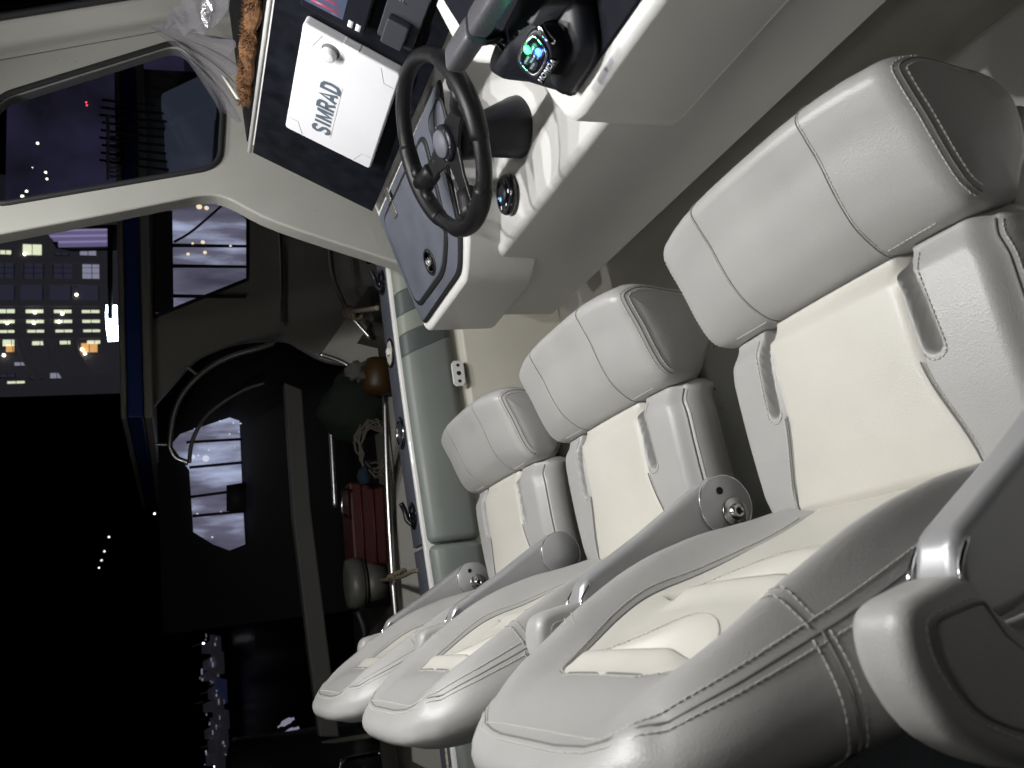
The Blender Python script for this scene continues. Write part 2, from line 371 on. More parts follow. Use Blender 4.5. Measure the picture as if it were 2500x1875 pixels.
def make_backrest(root, cy):
    hs = []
    h = 0
    while h < .5: 
        hs.append(h); h += .0052
    hs += [.3775, .3795, .3815, .2355, .2375, .2395, .388, .392, .408, .411, .4925, .4955, .4975, .499, .5]; hs = sorted(set(round(q, 5) for q in hs))
    bmg, bmc = bmesh.new(), bmesh.new(); NB, NW = 34, 20
    rows = []
    def P(lat, h, W): return V((backfront(lat, h, W), cy+lat, -.80+h))
    for h in hs:
        W = sinterp(W_T, h); c = min(sinterp(CREAM_T, h), W*.93)
        lats = [-W+(W-c)*k/NW for k in range(NW+1)]+[-c+2*c*k/NB for k in range(1, NB)]+[c+(W-c)*k/NW for k in range(NW+1)]
        rows.append([P(l, h, W) for l in lats])
    for (bm_, sel) in ((bmg, 0), (bmc, 1)):
        cache = {}
        def vv(j, i):
            if (j, i) not in cache: cache[(j, i)] = bm_.verts.new(rows[j][i])
            return cache[(j, i)]
        for j in range(len(hs)-1):
            for i in range(len(rows[0])-1):
                isc = NW <= i < NW+NB and hs[j+1] <= .4111
                if isc == bool(sel): bm_.faces.new((vv(j, i), vv(j, i+1), vv(j+1, i+1), vv(j+1, i)))
        if sel == 0:
            n = len(rows[0])
            loop = [(j, 0) for j in range(len(hs))]+[(len(hs)-1, i) for i in range(1, n)]+[(j, n-1) for j in range(len(hs)-2, -1, -1)]
            front = [vv(*q) for q in loop]; co_ = [v.co.copy() for v in front]; L = len(co_)
            rings = [front]; ringco = [co_]
            cen = V((0, cy, -.80+.22))
            for k, t in enumerate((.06, .2, .36, .52, .68, .82, .93, 1)):
                R = []
                for q, c0 in enumerate(co_):
                    h = c0.z+.80; lat = c0.y-cy
                    W = sinterp(W_T, h)
                    rad = radv(lat, h)
                    dep = (c0.x+.0)-(sinterp(XR_T, h))
                    o = .020*math.sin(math.pi*min(1, t*.95)) - .030*sst(.80, 1, t)
                    R.append(V((c0.x-dep*t, 0, 0))+V((0, c0.y, c0.z))+rad*o)
                ringco.append(R); rings.append([bm_.verts.new(p) for p in R])
            for A, B in zip(rings, rings[1:]):
                for k in range(L-1): bm_.faces.new((A[k], A[k+1], B[k+1], B[k]))
            # back panel: rows between left and right edges
            last = rings[-1]; nh = len(hs)
            left = last[:nh]; right = last[nh-1+n-1:][::-1] if False else [last[nh+n-2+(nh-1-j)] for j in range(nh)]
            for j in range(nh-1):
                if left[j] != right[j]: bm_.faces.new((left[j], right[j], right[j+1], left[j+1]))
            bm_.faces.new([left[-1]]+[last[nh-1+i] for i in range(1, n-1)]+[right[-1]])
            seam = ringco
    g = obj('backrest', bmg, grey, root); c = obj('backrest_insert', bmc, cream, g)
    # seams and thread
    bs, bt = bmesh.new(), bmesh.new()
    co_ = seam[0]; r1 = seam[2]; idx = list(range(8, len(co_)-8, 3))
    pts = [co_[i] for i in idx]; 
    def nrm(i):
        h = co_[i].z+.8; lat = co_[i].y-cy
        rad = radv(lat, h)
        return (V((1, 0, .35)).normalized()+rad).normalized(), rad
    NN = [nrm(i) for i in idx]
    tube(bs, [p-n*.0004 for p, (n, r) in zip(pts, NN)], .0013, 6)
    for k, wgt in ((0, .010), (1, .010)):
        q = []
        for i, p, (n, r) in zip(idx, pts, NN):
            if k == 0:
                h = p.z+.8; W = sinterp(W_T, h); lat = p.y-cy; f = max(0, 1-.0068/W)
                if h > .495: q.append(V((backfront(lat*f, .489, sinterp(W_T, .489))+.0004, cy+lat*f, -.80+.489)))
                else: q.append(V((backfront(lat*f, h, W)+.0004, cy+lat*f, p.z)))
            else:
                a, b2 = seam[1][i], seam[2][i]; q.append(a.lerp(b2, .08)+r*.0003)
        stitches(bt, q, [n for n, r in NN])
    # cross seam on each side panel and on the shoulder
    for sg in (-1, 1):
        for dh in (-.006, .006):
            hh = .335
            j = min(range(len(hs)), key=lambda a: abs(hs[a]-hh-dh)); i = j if sg < 0 else len(co_)-1-j
            line = [seam[k][i] for k in range(0, 8)]
            line = smoothpts(line, 4)
            nn = [V((0, sg, 0))]*len(line)
            stitches(bt, [p+V((0, sg*.0008, 0)) for p in line], nn)
        j = min(range(len(hs)), key=lambda a: abs(hs[a]-.335)); i = j if sg < 0 else len(co_)-1-j
        tube(bs, smoothpts([seam[k][i]+V((0, sg*.0002, 0)) for k in range(8)], 4), .0015, 6)
        W = sinterp(W_T, .335); cc = sinterp(CREAM_T, .335)
        for dh in (-.005, .005):
            ln = [P(sg*lerp(cc+.004, W-.004, k/16), .335+dh+.03*(1-k/16), W)+V((.0006, 0, 0)) for k in range(17)]
            stitches(bt, ln, [V((1, 0, .3))]*17)
    # thread round the cream insert and along both hollows
    ring = [(-sinterp(CREAM_T, h)-.006, h) for h in [x*.41/40 for x in range(2, 41)]]
    ring = ring+[(lerp(-.08, .08, k/12), .418) for k in range(13)]+[(-a, b_) for a, b_ in ring[::-1]]
    P2 = [V((backfront(l, h, sinterp(W_T, h))+.0005, cy+l, -.80+h)) for l, h in ring]
    stitches(bt, P2, [V((1, 0, .35))]*len(P2))
    ring2 = [(l*(1-.004/abs(l)) if abs(l) > .01 else l, h) for l, h in ring]
    tube(bs, [V((backfront(l, h, sinterp(W_T, h))+.0002, cy+l, -.80+h)) for l, h in [((abs(l)-.0055)*(1 if l > 0 else -1) if h < .412 else l, h if h < .412 else .4115) for l, h in ring]], .0013, 5)
    for h_top, hw, hh in ((.378, .128, .084), (.236, .146, .092)):
        arc = []
        for k in range(41):
            lat = -hw*.93+2*hw*.93*k/40; e = 1-(lat/hw)**2; hb = h_top-hh*math.sqrt(e)*(.45+.55*e)-.0065
            arc.append(V((backfront(lat, hb, sinterp(W_T, hb))+.0005, cy+lat, -.80+hb)))
        stitches(bt, arc, [V((1, 0, .35))]*len(arc))
    obj('seam', bs, seamm, g); obj('stitching', bt, thread, g, smooth=False)
def slot_mask(lat, x):     # the two pockets between cream panel and side rolls
    d = 0
    for s, l0 in ((-1, .118), (1, .118)):
        c = s*(l0+.0165+.008*sst(.34, .2, x))
        a = math.hypot(lat-c, max(0, .2265-x))
        d = max(d, .024*sst(.0128, .0080, a))
    return d
def make_cushion(root, cy, w=.246):
    # heightfield grid in (x, lat); top rises slightly forward, soft edges, pockets beside the cream panel
    X0, X1 = .072, .340; NX = 110
    cb = lambda x: lerp(.152, .119, sst(.08, .22, x))
    bmg, bmc = bmesh.new(), bmesh.new()
    def top(x, lat):
        z = lerp(-.800, -.782, (x-X0)/(X1-X0))
        z += .010*(1-(lat/w)**2)+.004*math.sin(math.pi*(x-X0)/(X1-X0))
        s = abs(lat)/w
        z -= .020*sst(.86, 1, s)**1.5
        z -= .014*sst(.035, 0, X1-x)+.010*sst(.02, 0, x-X0)
        z -= .0035*math.exp(-((abs(lat)-cb(x))/.004)**2)
        return z-slot_mask(lat, x)
    xs = [X0+(X1-X0)*k/NX for k in range(NX+1)]; NS, NC = 62, 40; rows = []
    for x in xs:
        c = cb(x); e = w-.012*sst(.06, 0, X1-x)-.010*sst(.05, 0, x-X0)
        lats = [-e+(e-c)*k/NS for k in range(NS+1)]+[-c+2*c*k/NC for k in range(1, NC)]+[c+(e-c)*k/NS for k in range(NS+1)]
        rows.append([V((x, cy+l, top(x, l*w/e))) for l in lats])
    n = len(rows[0])
    for bm_, sel in ((bmg, False), (bmc, True)):
        cache = {}
        def vv(j, i):
            if (j, i) not in cache: cache[(j, i)] = bm_.verts.new(rows[j][i])
            return cache[(j, i)]
        for j in range(NX):
            for i in range(n-1):
                if (NS <= i < NS+NC) == sel: bm_.faces.new((vv(j, i), vv(j, i+1), vv(j+1, i+1), vv(j+1, i)))
        if not sel:
            loop = [(0, i) for i in range(n)]+[(j, n-1) for j in range(1, NX+1)]+[(NX, i) for i in range(n-2, -1, -1)]+[(j, 0) for j in range(NX-1, 0, -1)]
            A = [vv(*q) for q in loop]; base = [v.co.copy() for v in A]; cen = V((.205, cy, 0)); L = len(A)
            first = A
            for dz, o in ((-.006, .004), (-.02, .009), (-.038, .009), (-.054, .002), (-.058, -.012)):
                B = []
                for p in base:
                    d = V(((p.x-cen.x)/.134, (p.y-cy)/w, 0)); 
                    if abs(d.x) > .98 and abs(d.y) < .98: d.y = 0
                    elif abs(d.y) > .9: d.x *= .2
                    d = d.normalized()
                    B.append(bm_.verts.new(V((p.x, p.y, max(p.z, -.84)+dz))+d*o))
                for k in range(L): bm_.faces.new((A[k], A[(k+1) % L], B[(k+1) % L], B[k]))
                A = B
            bm_.faces.new(A)
    g = obj('cushion', bmg, grey, root); obj('cushion_insert', bmc, cream, g)
    bs, bt = bmesh.new(), bmesh.new(); up_ = V((0, 0, 1))
    for s in (-1, 1):
        ln = [V((x, cy+s*(w-.004-.012*sst(.06, 0, X1-x)-.010*sst(.05, 0, x-X0)), top(x, w*.985)+.001)) for x in xs[1:-3:2]]
        tube(bs, ln, .0016, 5)
        for o in (-.009, .0055): stitches(bt, [p+V((0, s*o, .0025 if o < 0 else -.004)) for p in ln], [(up_+V((0, s*.8, 0))).normalized()]*len(ln))
        cl = [V((x, cy+s*(cb(x)+.005), top(x, cb(x)+.005)+.0004)) for x in xs if x < .213]
        stitches(bt, cl, [up_]*len(cl)); tube(bs, [p-V((0, s*.005, -.0)) for p in cl], .0011, 5)
        pk = [V((x, cy+s*(.1345+.008*sst(.34, .2, x)+o), top(x, .1345+.008*sst(.34, .2, x)+o)+.0005)) for o, x in [(.0155, .332-.004*k) for k in range(28)]+[(.0155*math.cos(a/8*math.pi), .219-.012*math.sin(a/8*math.pi)) for a in range(9)]]
        stitches(bt, pk, [up_]*len(pk))
    rl = [V((X0+.004, cy+l, top(X0+.004, l)+.0006)) for l in [lerp(-.225, .225, k/30) for k in range(31)]]
    tube(bs, rl, .0014, 5); stitches(bt, [p+V((.008, 0, .001)) for p in rl], [up_]*31); stitches(bt, [p+V((-.006, 0, -.006)) for p in rl], [V((-1, 0, 1)).normalized()]*31)
    obj('seam', bs, seamm, g); obj('stitching', bt, thread, g, smooth=False)
BOL = rnd_profile([(.352, -.846), (.345, -.815), (.346, -.785), (.360, -.764), (.392, -.748), (.438, -.732), (.472, -.718), (.498, -.712), (.515, -.727),
                   (.524, -.760), (.518, -.810), (.510, -.856), (.488, -.886), (.450, -.892), (.41, -.884), (.385, -.868)], 4)
def make_bolster(root, cy):
    bm = bmesh.new(); grid, nr = loft(bm, BOL, .247, .030, cy, bulge=.005, center_crown=.028, shrink=.75)
    g = obj('front_bolster', bm, grey, root)
    bs, bt = bmesh.new(), bmesh.new(); m = len(BOL)
    NSt = len(grid)
    def gp(s, f, k):
        f0 = int(f); a, b_ = grid[f0 if s < 0 else NSt-1-f0][k], grid[f0+1 if s < 0 else NSt-2-f0][k]; return a.lerp(b_, f-f0)
    for s in (-1, 1):
        ks = list(range(8, 46)); seam = [gp(s, 3, k) for k in range(m)]
        pts = [seam[k]+nr[k]*.0004 for k in ks]; nn = [(nr[k]+V((0, s*.9, 0))).normalized() for k in ks]
        tube(bs, pts, .0009, 6)
        stitches(bt, [gp(s, 4.3, k)+nr[k]*.0004 for k in ks], [nr[k] for k in ks])
        stitches(bt, [gp(s, 1.5, k)+V((0, s*.0006, 0)) for k in ks], nn)
    # two curved cross seams over the bolster, bottom rear seam
    for lat in (-.105, .105):
        ks = list(range(6, 50)); P = []
        for k in ks:
            t = (k-6)/44; l = lat*(1+.10*math.sin(t*3.1)); 
            base = V((BOL[k][0], 0, BOL[k][1])); P.append(V((0, cy+l, 0))+base+nr[k]*.0002+V((.55, 0, .83))*.028*(1-abs(l/.247)**3.2)*sst(-.1, .75, nr[k].x*.6+nr[k].z*.8))
        tube(bs, P, .0008, 5); sd = 1 if lat > 0 else -1
        stitches(bt, [p+V((0, sd*.0035, 0)) for p in P], [nr[k] for k in ks], L=.0034, gap=.002, r=.0005)
    for s in (-1, 1):
        k = 9; P = [V((BOL[k][0], cy+s*l, BOL[k][1]))+nr[k]*.0006+V((.55, 0, .83))*.028*(1-abs(l/.247)**3.2)*sst(-.1, .75, nr[k].x*.6+nr[k].z*.8) for l in (.115, .14, .17, .19)]
        stitches(bt, P, [nr[k]]*4)
    obj('seam', bs, seamm, g); obj('stitching', bt, thread, g, smooth=False)
def armrest(root, cy, side, inner, rot=0):
    """raised armrest. side: -1 starboard, +1 port; inner: the bolt side faces the lens (port arm)"""
    y0, y1 = (cy+side*.288, cy+side*.338); lo, hi = min(y0, y1), max(y0, y1)
    pc = V((.118, 0, -.772))
    n0 = set(bpy.data.objects)
    out = [(pc.x+.046*math.cos(a), pc.z+.046*math.sin(a)) for a in [math.radians(-150+165*k/14) for k in range(15)]]
    out += [(.150, -.735), (.128, -.695), (.090, -.628), (.058, -.565), (.036, -.522), (.008, -.510), (-.014, -.510), (-.034, -.522), (-.030, -.56), (-.014, -.62), (.015, -.70), (.045, -.755), (.065, -.79)]
    bm = bmesh.new(); prism(bm, [(x, lo+.003, z) for x, z in out], (0, hi-lo-.006, 0))
    arm = obj('armrest', bm, silver, root, bevel=.012, seg=4)
    f = -1  # face towards starboard
    yf = lo
    bm = bmesh.new(); lathe(bm, (pc.x, lo+.010, pc.z), (0, -1, 0), [(.0455, 0), (.0460, .006), (.045, .011), (.0435, .0125)]); obj('pivot_cap', bm, silver, arm)
    bm = bmesh.new(); torus(bm, (pc.x, lo-.0005, pc.z), (0, 1, 0), .0452, .0013); obj('trim_ring', bm, chrome, arm)
    if inner:
        q = (pc.x-.012, lo-.0026, pc.z-.012)
        bm = bmesh.new(); lathe(bm, q, (0, -1, 0), [(.0225, 0), (.0225, .0025), (.0215, .0035)]); obj('washer', bm, steel, arm)
        bm = bmesh.new(); lathe(bm, (q[0], q[1]-.003, q[2]), (0, -1, 0), [(.0125, 0), (.0125, .002), (.010, .008), (.0055, .0095), (.0052, .006), (.001, .006)], 24); obj('bolt', bm, steel, arm)
        bm = bmesh.new(); lathe(bm, (q[0], q[1]-.0098, q[2]), (0, -1, 0), [(.0048, 0), (.0048, .0003)], 6); obj('bolt_socket', bm, rubber, arm)
        bm = bmesh.new(); lathe(bm, (pc.x+.022, lo-.0026, pc.z+.008), (0, -1, 0), [(.0058, 0), (.0058, .0012), (.0042, .0014), (.004, .0004), (.001, .0004)], 20); obj('stop_hole', bm, blk, arm)
    bm = bmesh.new()
    ring = [(.030, -.530), (.008, -.512), (-.014, -.5115), (-.028, -.522)]
    tube(bm, smoothpts([(x, lo+.001, z) for x, z in ring], 4), .0022, 6); tube(bm, smoothpts([(x, hi-.001, z) for x, z in ring], 4), .0022, 6)
    tube(bm, [(-.014, lo, -.5115), (-.014, hi, -.5115)], .0022, 6); obj('trim', bm, chrome, arm)
    pad = rnd_profile([(.004, -.518), (.004, -.480), (-.004, -.450), (-.028, -.440), (-.060, -.444), (-.098, -.466), (-.130, -.520), (-.140, -.585), (-.128, -.65), (-.092, -.70), (-.050, -.70), (-.036, -.65), (-.040, -.58), (-.035, -.535)], 4)
    bm = bmesh.new(); m_ = (lo+hi)/2; g, nr = loft(bm, pad, (hi-lo)/2+.004, .016, m_, bulge=.003, n=6, shrink=.8)
    p = obj('armrest_pad', bm, grey, arm)
    bt, bs = bmesh.new(), bmesh.new(); e = g[0]; c = sum(e, V())/len(e)
    tube(bs, [q_+(c-q_).normalized()*.012-V((0, .002, 0)) for q_ in e], .0014, 5, closed=True)
    stitches(bt, [q_+(c-q_).normalized()*.006-V((0, .0006, 0)) for q_ in e+e[:1]], [V((0, -1, 0))]*(len(e)+1))
    obj('pad_seam', bs, seamm, arm); obj('pad_stitching', bt, thread, arm, smooth=False)
    if rot:
        M_ = Matrix.Translation(pc)@Matrix.Rotation(math.radians(-rot), 4, 'Y')@Matrix.Translation(-pc)
        for o in set(bpy.data.objects)-n0: o.data.transform(M_)
def make_seat(cy, label, arms=True):
    root = thing('helm_chair', label, 'chair', (OX, cy, ZF), 'row of three helm seats')
    make_cushion(root, cy); make_bolster(root, cy); make_backrest(root, cy)
    bm = bmesh.new()
    prism(bm, [(.40, cy-.215, -.862), (.50, cy-.215, -.925), (.50, cy-.215, -.96), (.36, cy-.215, -1.02), (.02, cy-.215, -1.02), (-.07, cy-.215, -.93), (-.06, cy-.215, -.83), (.07, cy-.215, -.855)], (0, .43, 0))
    obj('seat_shell', bm, gelg, root, bevel=.02)
    bm = bmesh.new(); lathe(bm, (.18, cy, ZF+.013), (0, 0, 1), [(.15, 0), (.15, .012), (.07, .03), (.06, .06), (.06, .30)]); obj('pedestal', bm, steel, root)
    return root
def copy_tree(o, parent=None):
    c = o.copy(); C.objects.link(c); mi = o.matrix_parent_inverse.copy(); c.parent = parent; c.matrix_parent_inverse = mi
    for ch in [q for q in bpy.data.objects if q.parent == o]: copy_tree(ch, c)
    return c
CY = (.820, 1.450, 2.078)
near = make_seat(CY[0], 'largest and nearest two-tone leather helm seat, flanked by two raised armrests')
mid = copy_tree(near); mid.location.y = CY[1]
mid['label'] = 'middle two-tone leather helm seat, between the other two, with no armrests of its own'
far = copy_tree(near); far.location.y = CY[2]
far['label'] = 'farthest and smallest-looking two-tone leather helm seat, next to the sage padded gunwale'
armrest(near, CY[0], 1, True); armrest(near, CY[0], -1, False, 4.5)
armrest(far, CY[2], 1, True); armrest(far, CY[2], -1, False)

# ------------------------------------------------------------------ helm console
DN = V((-.8983, 0, .4393)); DS = V((-.4393, 0, -.8983)); DP = V((1.218, 0, -.279))      # dash face: normal, down-slope, a point on it
def dpt(y, s, o=0): return V((DP.x, y, DP.z))+DS*s+DN*o
def dup_(px, py, off=0):
    p = up(px, py, DN, DP+DN*off); return p.y, (p-DP-V((0, p.y, 0))).dot(DS)
con = thing('helm_console', 'white moulded helm console with black instrument panel and slate locker top', 'console', (1.1, 1.3, ZF))
bm = bmesh.new()
prof = [(.790, -1.0), (.788, -.705), (.80, -.697), (.95, -.684), (1.04, -.662), (1.085, -.62), (1.098, -.565), (1.102, -.545), (1.266, -.208), (1.80, -.175), (1.80, ZF+.0), (1.12, ZF), (1.12, -1.0)]
prism(bm, [(x, -.3, z) for x, z in prof], (0, 2.365, 0))
obj('console_body', bm, gel, con, bevel=.012, seg=4)
def slope_z(x, x0, z0): return z0+(x-x0)*.275
# port locker pod
PP = [(1.15, 2.105), (.765, 2.09), (.752, 2.078), (.748, 2.05), (.752, 1.745), (.765, 1.715), (.81, 1.645), (.86, 1.61), (1.0, 1.56), (1.15, 1.50)]
bm = bmesh.new(); a = [bm.verts.new((x, y, slope_z(x, .755, -.634))) for x, y in PP]
c_ = [bm.verts.new((x+(.0 if x < 1 else 0), y+(-.012 if y > 2 else .012)*1, lerp(-.815, -.80, (2.1-y)/.5))) for x, y in PP]
bm.faces.new(a); bm.faces.new(c_[::-1])
for i in range(len(PP)): j = (i+1) % len(PP); bm.faces.new((a[i], a[j], c_[j], c_[i]))
obj('locker_pod', bm, gel, con, bevel=.012, seg=4)
def inset(pts, d):
    n = len(pts); out = []
    area = sum(pts[i][0]*pts[(i+1) % n][1]-pts[(i+1) % n][0]*pts[i][1] for i in range(n)); sg = 1 if area > 0 else -1
    for i in range(n):
        p0, p1, p2 = V((*pts[i-1], 0)), V((*pts[i], 0)), V((*pts[(i+1) % n], 0))
        e1 = (p1-p0).normalized(); e2 = (p2-p1).normalized(); n1 = V((-e1.y, e1.x, 0))*sg; n2 = V((-e2.y, e2.x, 0))*sg
        b_ = (n1+n2); b_ = b_/max(.3, b_.dot(n1)) if b_.length > 1e-6 else n1
        out.append((p1.x+b_.x*d, p1.y+b_.y*d))
    return out
def roundpoly(pts, r, n=4):
    out = []; L = len(pts)
    for i in range(L):
        p0, p1, p2 = V((*pts[i-1], 0)), V((*pts[i], 0)), V((*pts[(i+1) % L], 0))
        a = p1+(p0-p1).normalized()*min(r, (p0-p1).length*.45); b_ = p1+(p2-p1).normalized()*min(r, (p2-p1).length*.45)
        for k in range(n+1):
            t = k/n; q = a*(1-t)**2+p1*2*t*(1-t)+b_*t*t; out.append((q.x, q.y))
    return out
def slab(bm, pts, zf, h0, h1):
    prism(bm, [(x, y, zf(x)+h0) for x, y in pts], (0, 0, h1-h0))
zp = lambda x: slope_z(x, .755, -.634)
P0 = roundpoly([(1.085, 2.083), (.775, 2.073), (.766, 2.06), (.768, 1.735), (.83, 1.65), (.95, 1.595), (1.04, 1.50), (1.09, 1.46)], .03)
bm = bmesh.new(); slab(bm, P0, zp, .001, .0065); obj('locker_top', bm, rubber, con, bevel=.003)
bm = bmesh.new(); slab(bm, inset(P0, .006), zp, .003, .0105); obj('locker_panel', bm, eva, con, bevel=.002)
LID = roundpoly([(1.058, 2.052), (.800, 2.050), (.795, 1.80), (.852, 1.700), (1.058, 1.615)], .045, 6)
bm = bmesh.new(); slab(bm, LID, zp, .008, .0145); obj('lid_gasket', bm, rubber, con, bevel=.003)
bm = bmesh.new(); slab(bm, inset(LID, .011), zp, .010, .0175); lid = obj('locker_lid', bm, eva, con, bevel=.003)
lc = up(1050, 640, (-.275, 0, 1), (.755, 2, -.634+.017)); nl = V((-.265, 0, .964)).normalized()
bm = bmesh.new(); lathe(bm, lc, nl, [(.030, -.004), (.030, .001), (.026, .0035), (.024, .002), (.021, .0005), (.001, .0005)], 40); lt = obj('latch', bm, chrome, lid)
bm = bmesh.new(); torus(bm, lc+nl*.001, nl, .031, .0025); obj('latch_gasket', bm, rubber, lid)
bm = bmesh.new(); tube(bm, [lc+nl*.004+V((-.012, -.004, 0)), lc+nl*.008, lc+nl*.004+V((.012, .004, 0))], [.004, .006, .004], 10)
lathe(bm, lc+nl*.001, nl, [(.009, 0), (.009, .004), (.006, .006)], 20); obj('latch_ring', bm, chrome, lid)
hc = up(955, 495, (-.275, 0, 1), (.755, 2, -.634+.018)); hc2 = up(945, 478, (-.275, 0, 1), (.755, 2, -.634+.018))
bm = bmesh.new(); t1 = V((1, 0, .275)).normalized()
for o, l in ((-.020, .022), (.020, .018)):
    c0 = hc+t1*o; u_ = V((0, 1, 0))
    prism(bm, [c0+t1*a*l/1+u_*b_*.014 for a, b_ in ((-.9, -1), (.9, -1), (.9, 1), (-.9, 1))], nl*.0025)
tube(bm, [hc-V((0, .015, 0))+nl*.002, hc+V((0, .015, 0))+nl*.002], .004, 10); obj('hinge', bm, steel, lid, bevel=.001)
bm = bmesh.new()
for o in (-.03, -.012, .014, .028):
    for s in (-.007, .007): lathe(bm, hc+t1*o+V((0, s, 0))+nl*.0025, nl, [(.0028, 0), (.0022, .001)], 10)
obj('hinge_screws', bm, chrome, lid)
# a second small round-cornered recess starboard of the lid
R2 = roundpoly([(1.06, 1.585), (.97, 1.605), (.935, 1.56), (.99, 1.50), (1.06, 1.475)], .03, 5)
bm = bmesh.new(); slab(bm, R2, zp, .009, .0145); obj('tray_gasket', bm, rubber, con, bevel=.003)
bm = bmesh.new(); slab(bm, inset(R2, .008), zp, .010, .016); obj('tray_lid', bm, eva, con, bevel=.002)
# starboard throttle pod
ZS = lambda x: -.590+(x-.72)*.275
SP = [(.722, -.25), (.718, .9), (.716, 1.02), (.722, 1.048), (.735, 1.062), (.762, 1.073), (.80, 1.082), (.84, 1.105), (.87, 1.14), (.93, 1.204), (.965, 1.25), (1.04, 1.285), (1.15, 1.30), (1.15, -.25)]
bm = bmesh.new(); a = [bm.verts.new((x, y, ZS(x))) for x, y in SP]; c_ = [bm.verts.new((x, y-.01 if y > 0 else y, -.770)) for x, y in SP]
bm.faces.new(a); bm.faces.new(c_[::-1])
for i in range(len(SP)): j = (i+1) % len(SP); bm.faces.new((a[i], a[j], c_[j], c_[i]))
obj('throttle_pod', bm, gel, con, bevel=.011, seg=4)
SI = [(.742, -.22), (.742, 1.012), (.752, 1.030), (.80, 1.045), (.85, 1.07), (.90, 1.12), (.955, 1.185), (1.00, 1.225), (1.10, 1.25), (1.10, -.22)]
bm = bmesh.new(); slab(bm, roundpoly(SI, .02), ZS, .0005, .006); obj('throttle_mat', bm, dashc, con, bevel=.002)
# instrument panel
yP, sT = dup_(614, 372); yB, sB = dup_(918, 524)
bm = bmesh.new(); prism(bm, [dpt(2.062, .005+sT, .001), dpt(2.075, sB-.012, .001), dpt(-.28, sB-.012, .001), dpt(-.28, .005+sT, .001)], DN*.006); obj('instrument_panel', bm, dash, con, bevel=.002)
bm = bmesh.new(); prism(bm, [V((x, y, -.208+(x-1.266)*.0618+.0008)) for x, y in ((1.272, -.28), (1.272, 2.06), (1.79, 2.06), (1.79, -.28))], (0, 0, .003)); obj('dash_top', bm, dash, con)
bm = bmesh.new(); tube(bm, [dpt(2.068, sT-.004, .004), dpt(-.28, sT-.004, .004)], .0055, 12); obj('panel_rim', bm, gel, con)
# curved lighter fascia area port of the display (dark moulding step)
bm = bmesh.new(); ys = [dup_(*q) for q in ((625, 190), (640, 230), (665, 265), (700, 290), (700, 318), (640, 395), (618, 376))]
# ------------------------------------------------------------------ chartplotter with its white sun cover
TS, TP, BP, BS = [dup_(*q, .034) for q in ((738.9, 56), (694.6, 311.7), (901.9, 414.6), (978, 186))]
cp = thing('chartplotter', 'white sun cover clipped over the large chartplotter on the black dash', 'chartplotter', dpt((TS[0]+TP[0])/2, (TP[1]+BP[1])/2, .007))
def quad(q, o): return dpt(q[0], q[1], o)
bm = bmesh.new()
rp = roundpoly([TS, TP, BP, BS], .010, 5)
prism(bm, [dpt(y, s, .007) for y, s in rp], DN*.026); cov = obj('sun_cover', bm, whitep, cp, bevel=.005, seg=4)
lo = [((TS[0]*a+TP[0]*(1-a))*(1-c)+(BS[0]*a+BP[0]*(1-a))*c, (TS[1]*a+TP[1]*(1-a))*(1-c)+(BS[1]*a+BP[1]*(1-a))*c) for a, c in ((.5, .5),)]
def cpq(a, c, o=.0335):      # a: 0 port .. 1 starboard, c: 0 top .. 1 bottom
    y = lerp(lerp(TP[0], TS[0], a), lerp(BP[0], BS[0], a), c); s = lerp(lerp(TP[1], TS[1], a), lerp(BP[1], BS[1], a), c); return dpt(y, s, o)
rt = (cpq(1, .5)-cpq(0, .5)).normalized()
bm = bmesh.new(); prism(bm, [cpq(a, c, .0331) for a, c in ((.13, .27), (.65, .27), (.65, .50), (.13, .50))], DN*.0007); obj('badge', bm, whitep, cov, bevel=.001)
heavy_text('SIMRAD', slate, cpq(.39, .385, .0339), rt, (-DS-rt*(-DS).dot(rt)), .186, .038, cov, .24)
bm = bmesh.new(); kc = cpq(.885, .30, .033); lathe(bm, kc, DN, [(.0165, 0), (.0165, .004), (.0150, .0145), (.0125, .0165)], 32); obj('knob', bm, whitep, cp)
bm = bmesh.new(); lathe(bm, kc-V((0, .005, 0))+DS*.001, DN, [(.020, 0), (.0195, .0006)], 32); obj('knob_hole', bm, mat('grey_hole', (.12, .12, .12), .6), cp)
bm = bmesh.new(); prism(bm, [cpq(1.003, c, o) for c, o in ((.40, .012), (.56, .012), (.56, .031), (.40, .031))], V((0, .004, 0))); obj('cover_clip', bm, whitep, cp, bevel=.001)
bm = bmesh.new()
for a, c, sa, sc in ((.0, .0, 1, 1), (1, 0, -1, 1), (0, 1, 1, -1), (1, 1, -1, -1)):
    P_ = [cpq(a+sa*.13, c+sc*.03, .0332), cpq(a+sa*.13, c+sc*.13, .0332), cpq(a+sa*.02, c+sc*.20, .0332)]
    tube(bm, P_, .0006, 5)
obj('cover_grooves', bm, mat('groove', (.3, .3, .31), .6), cov)
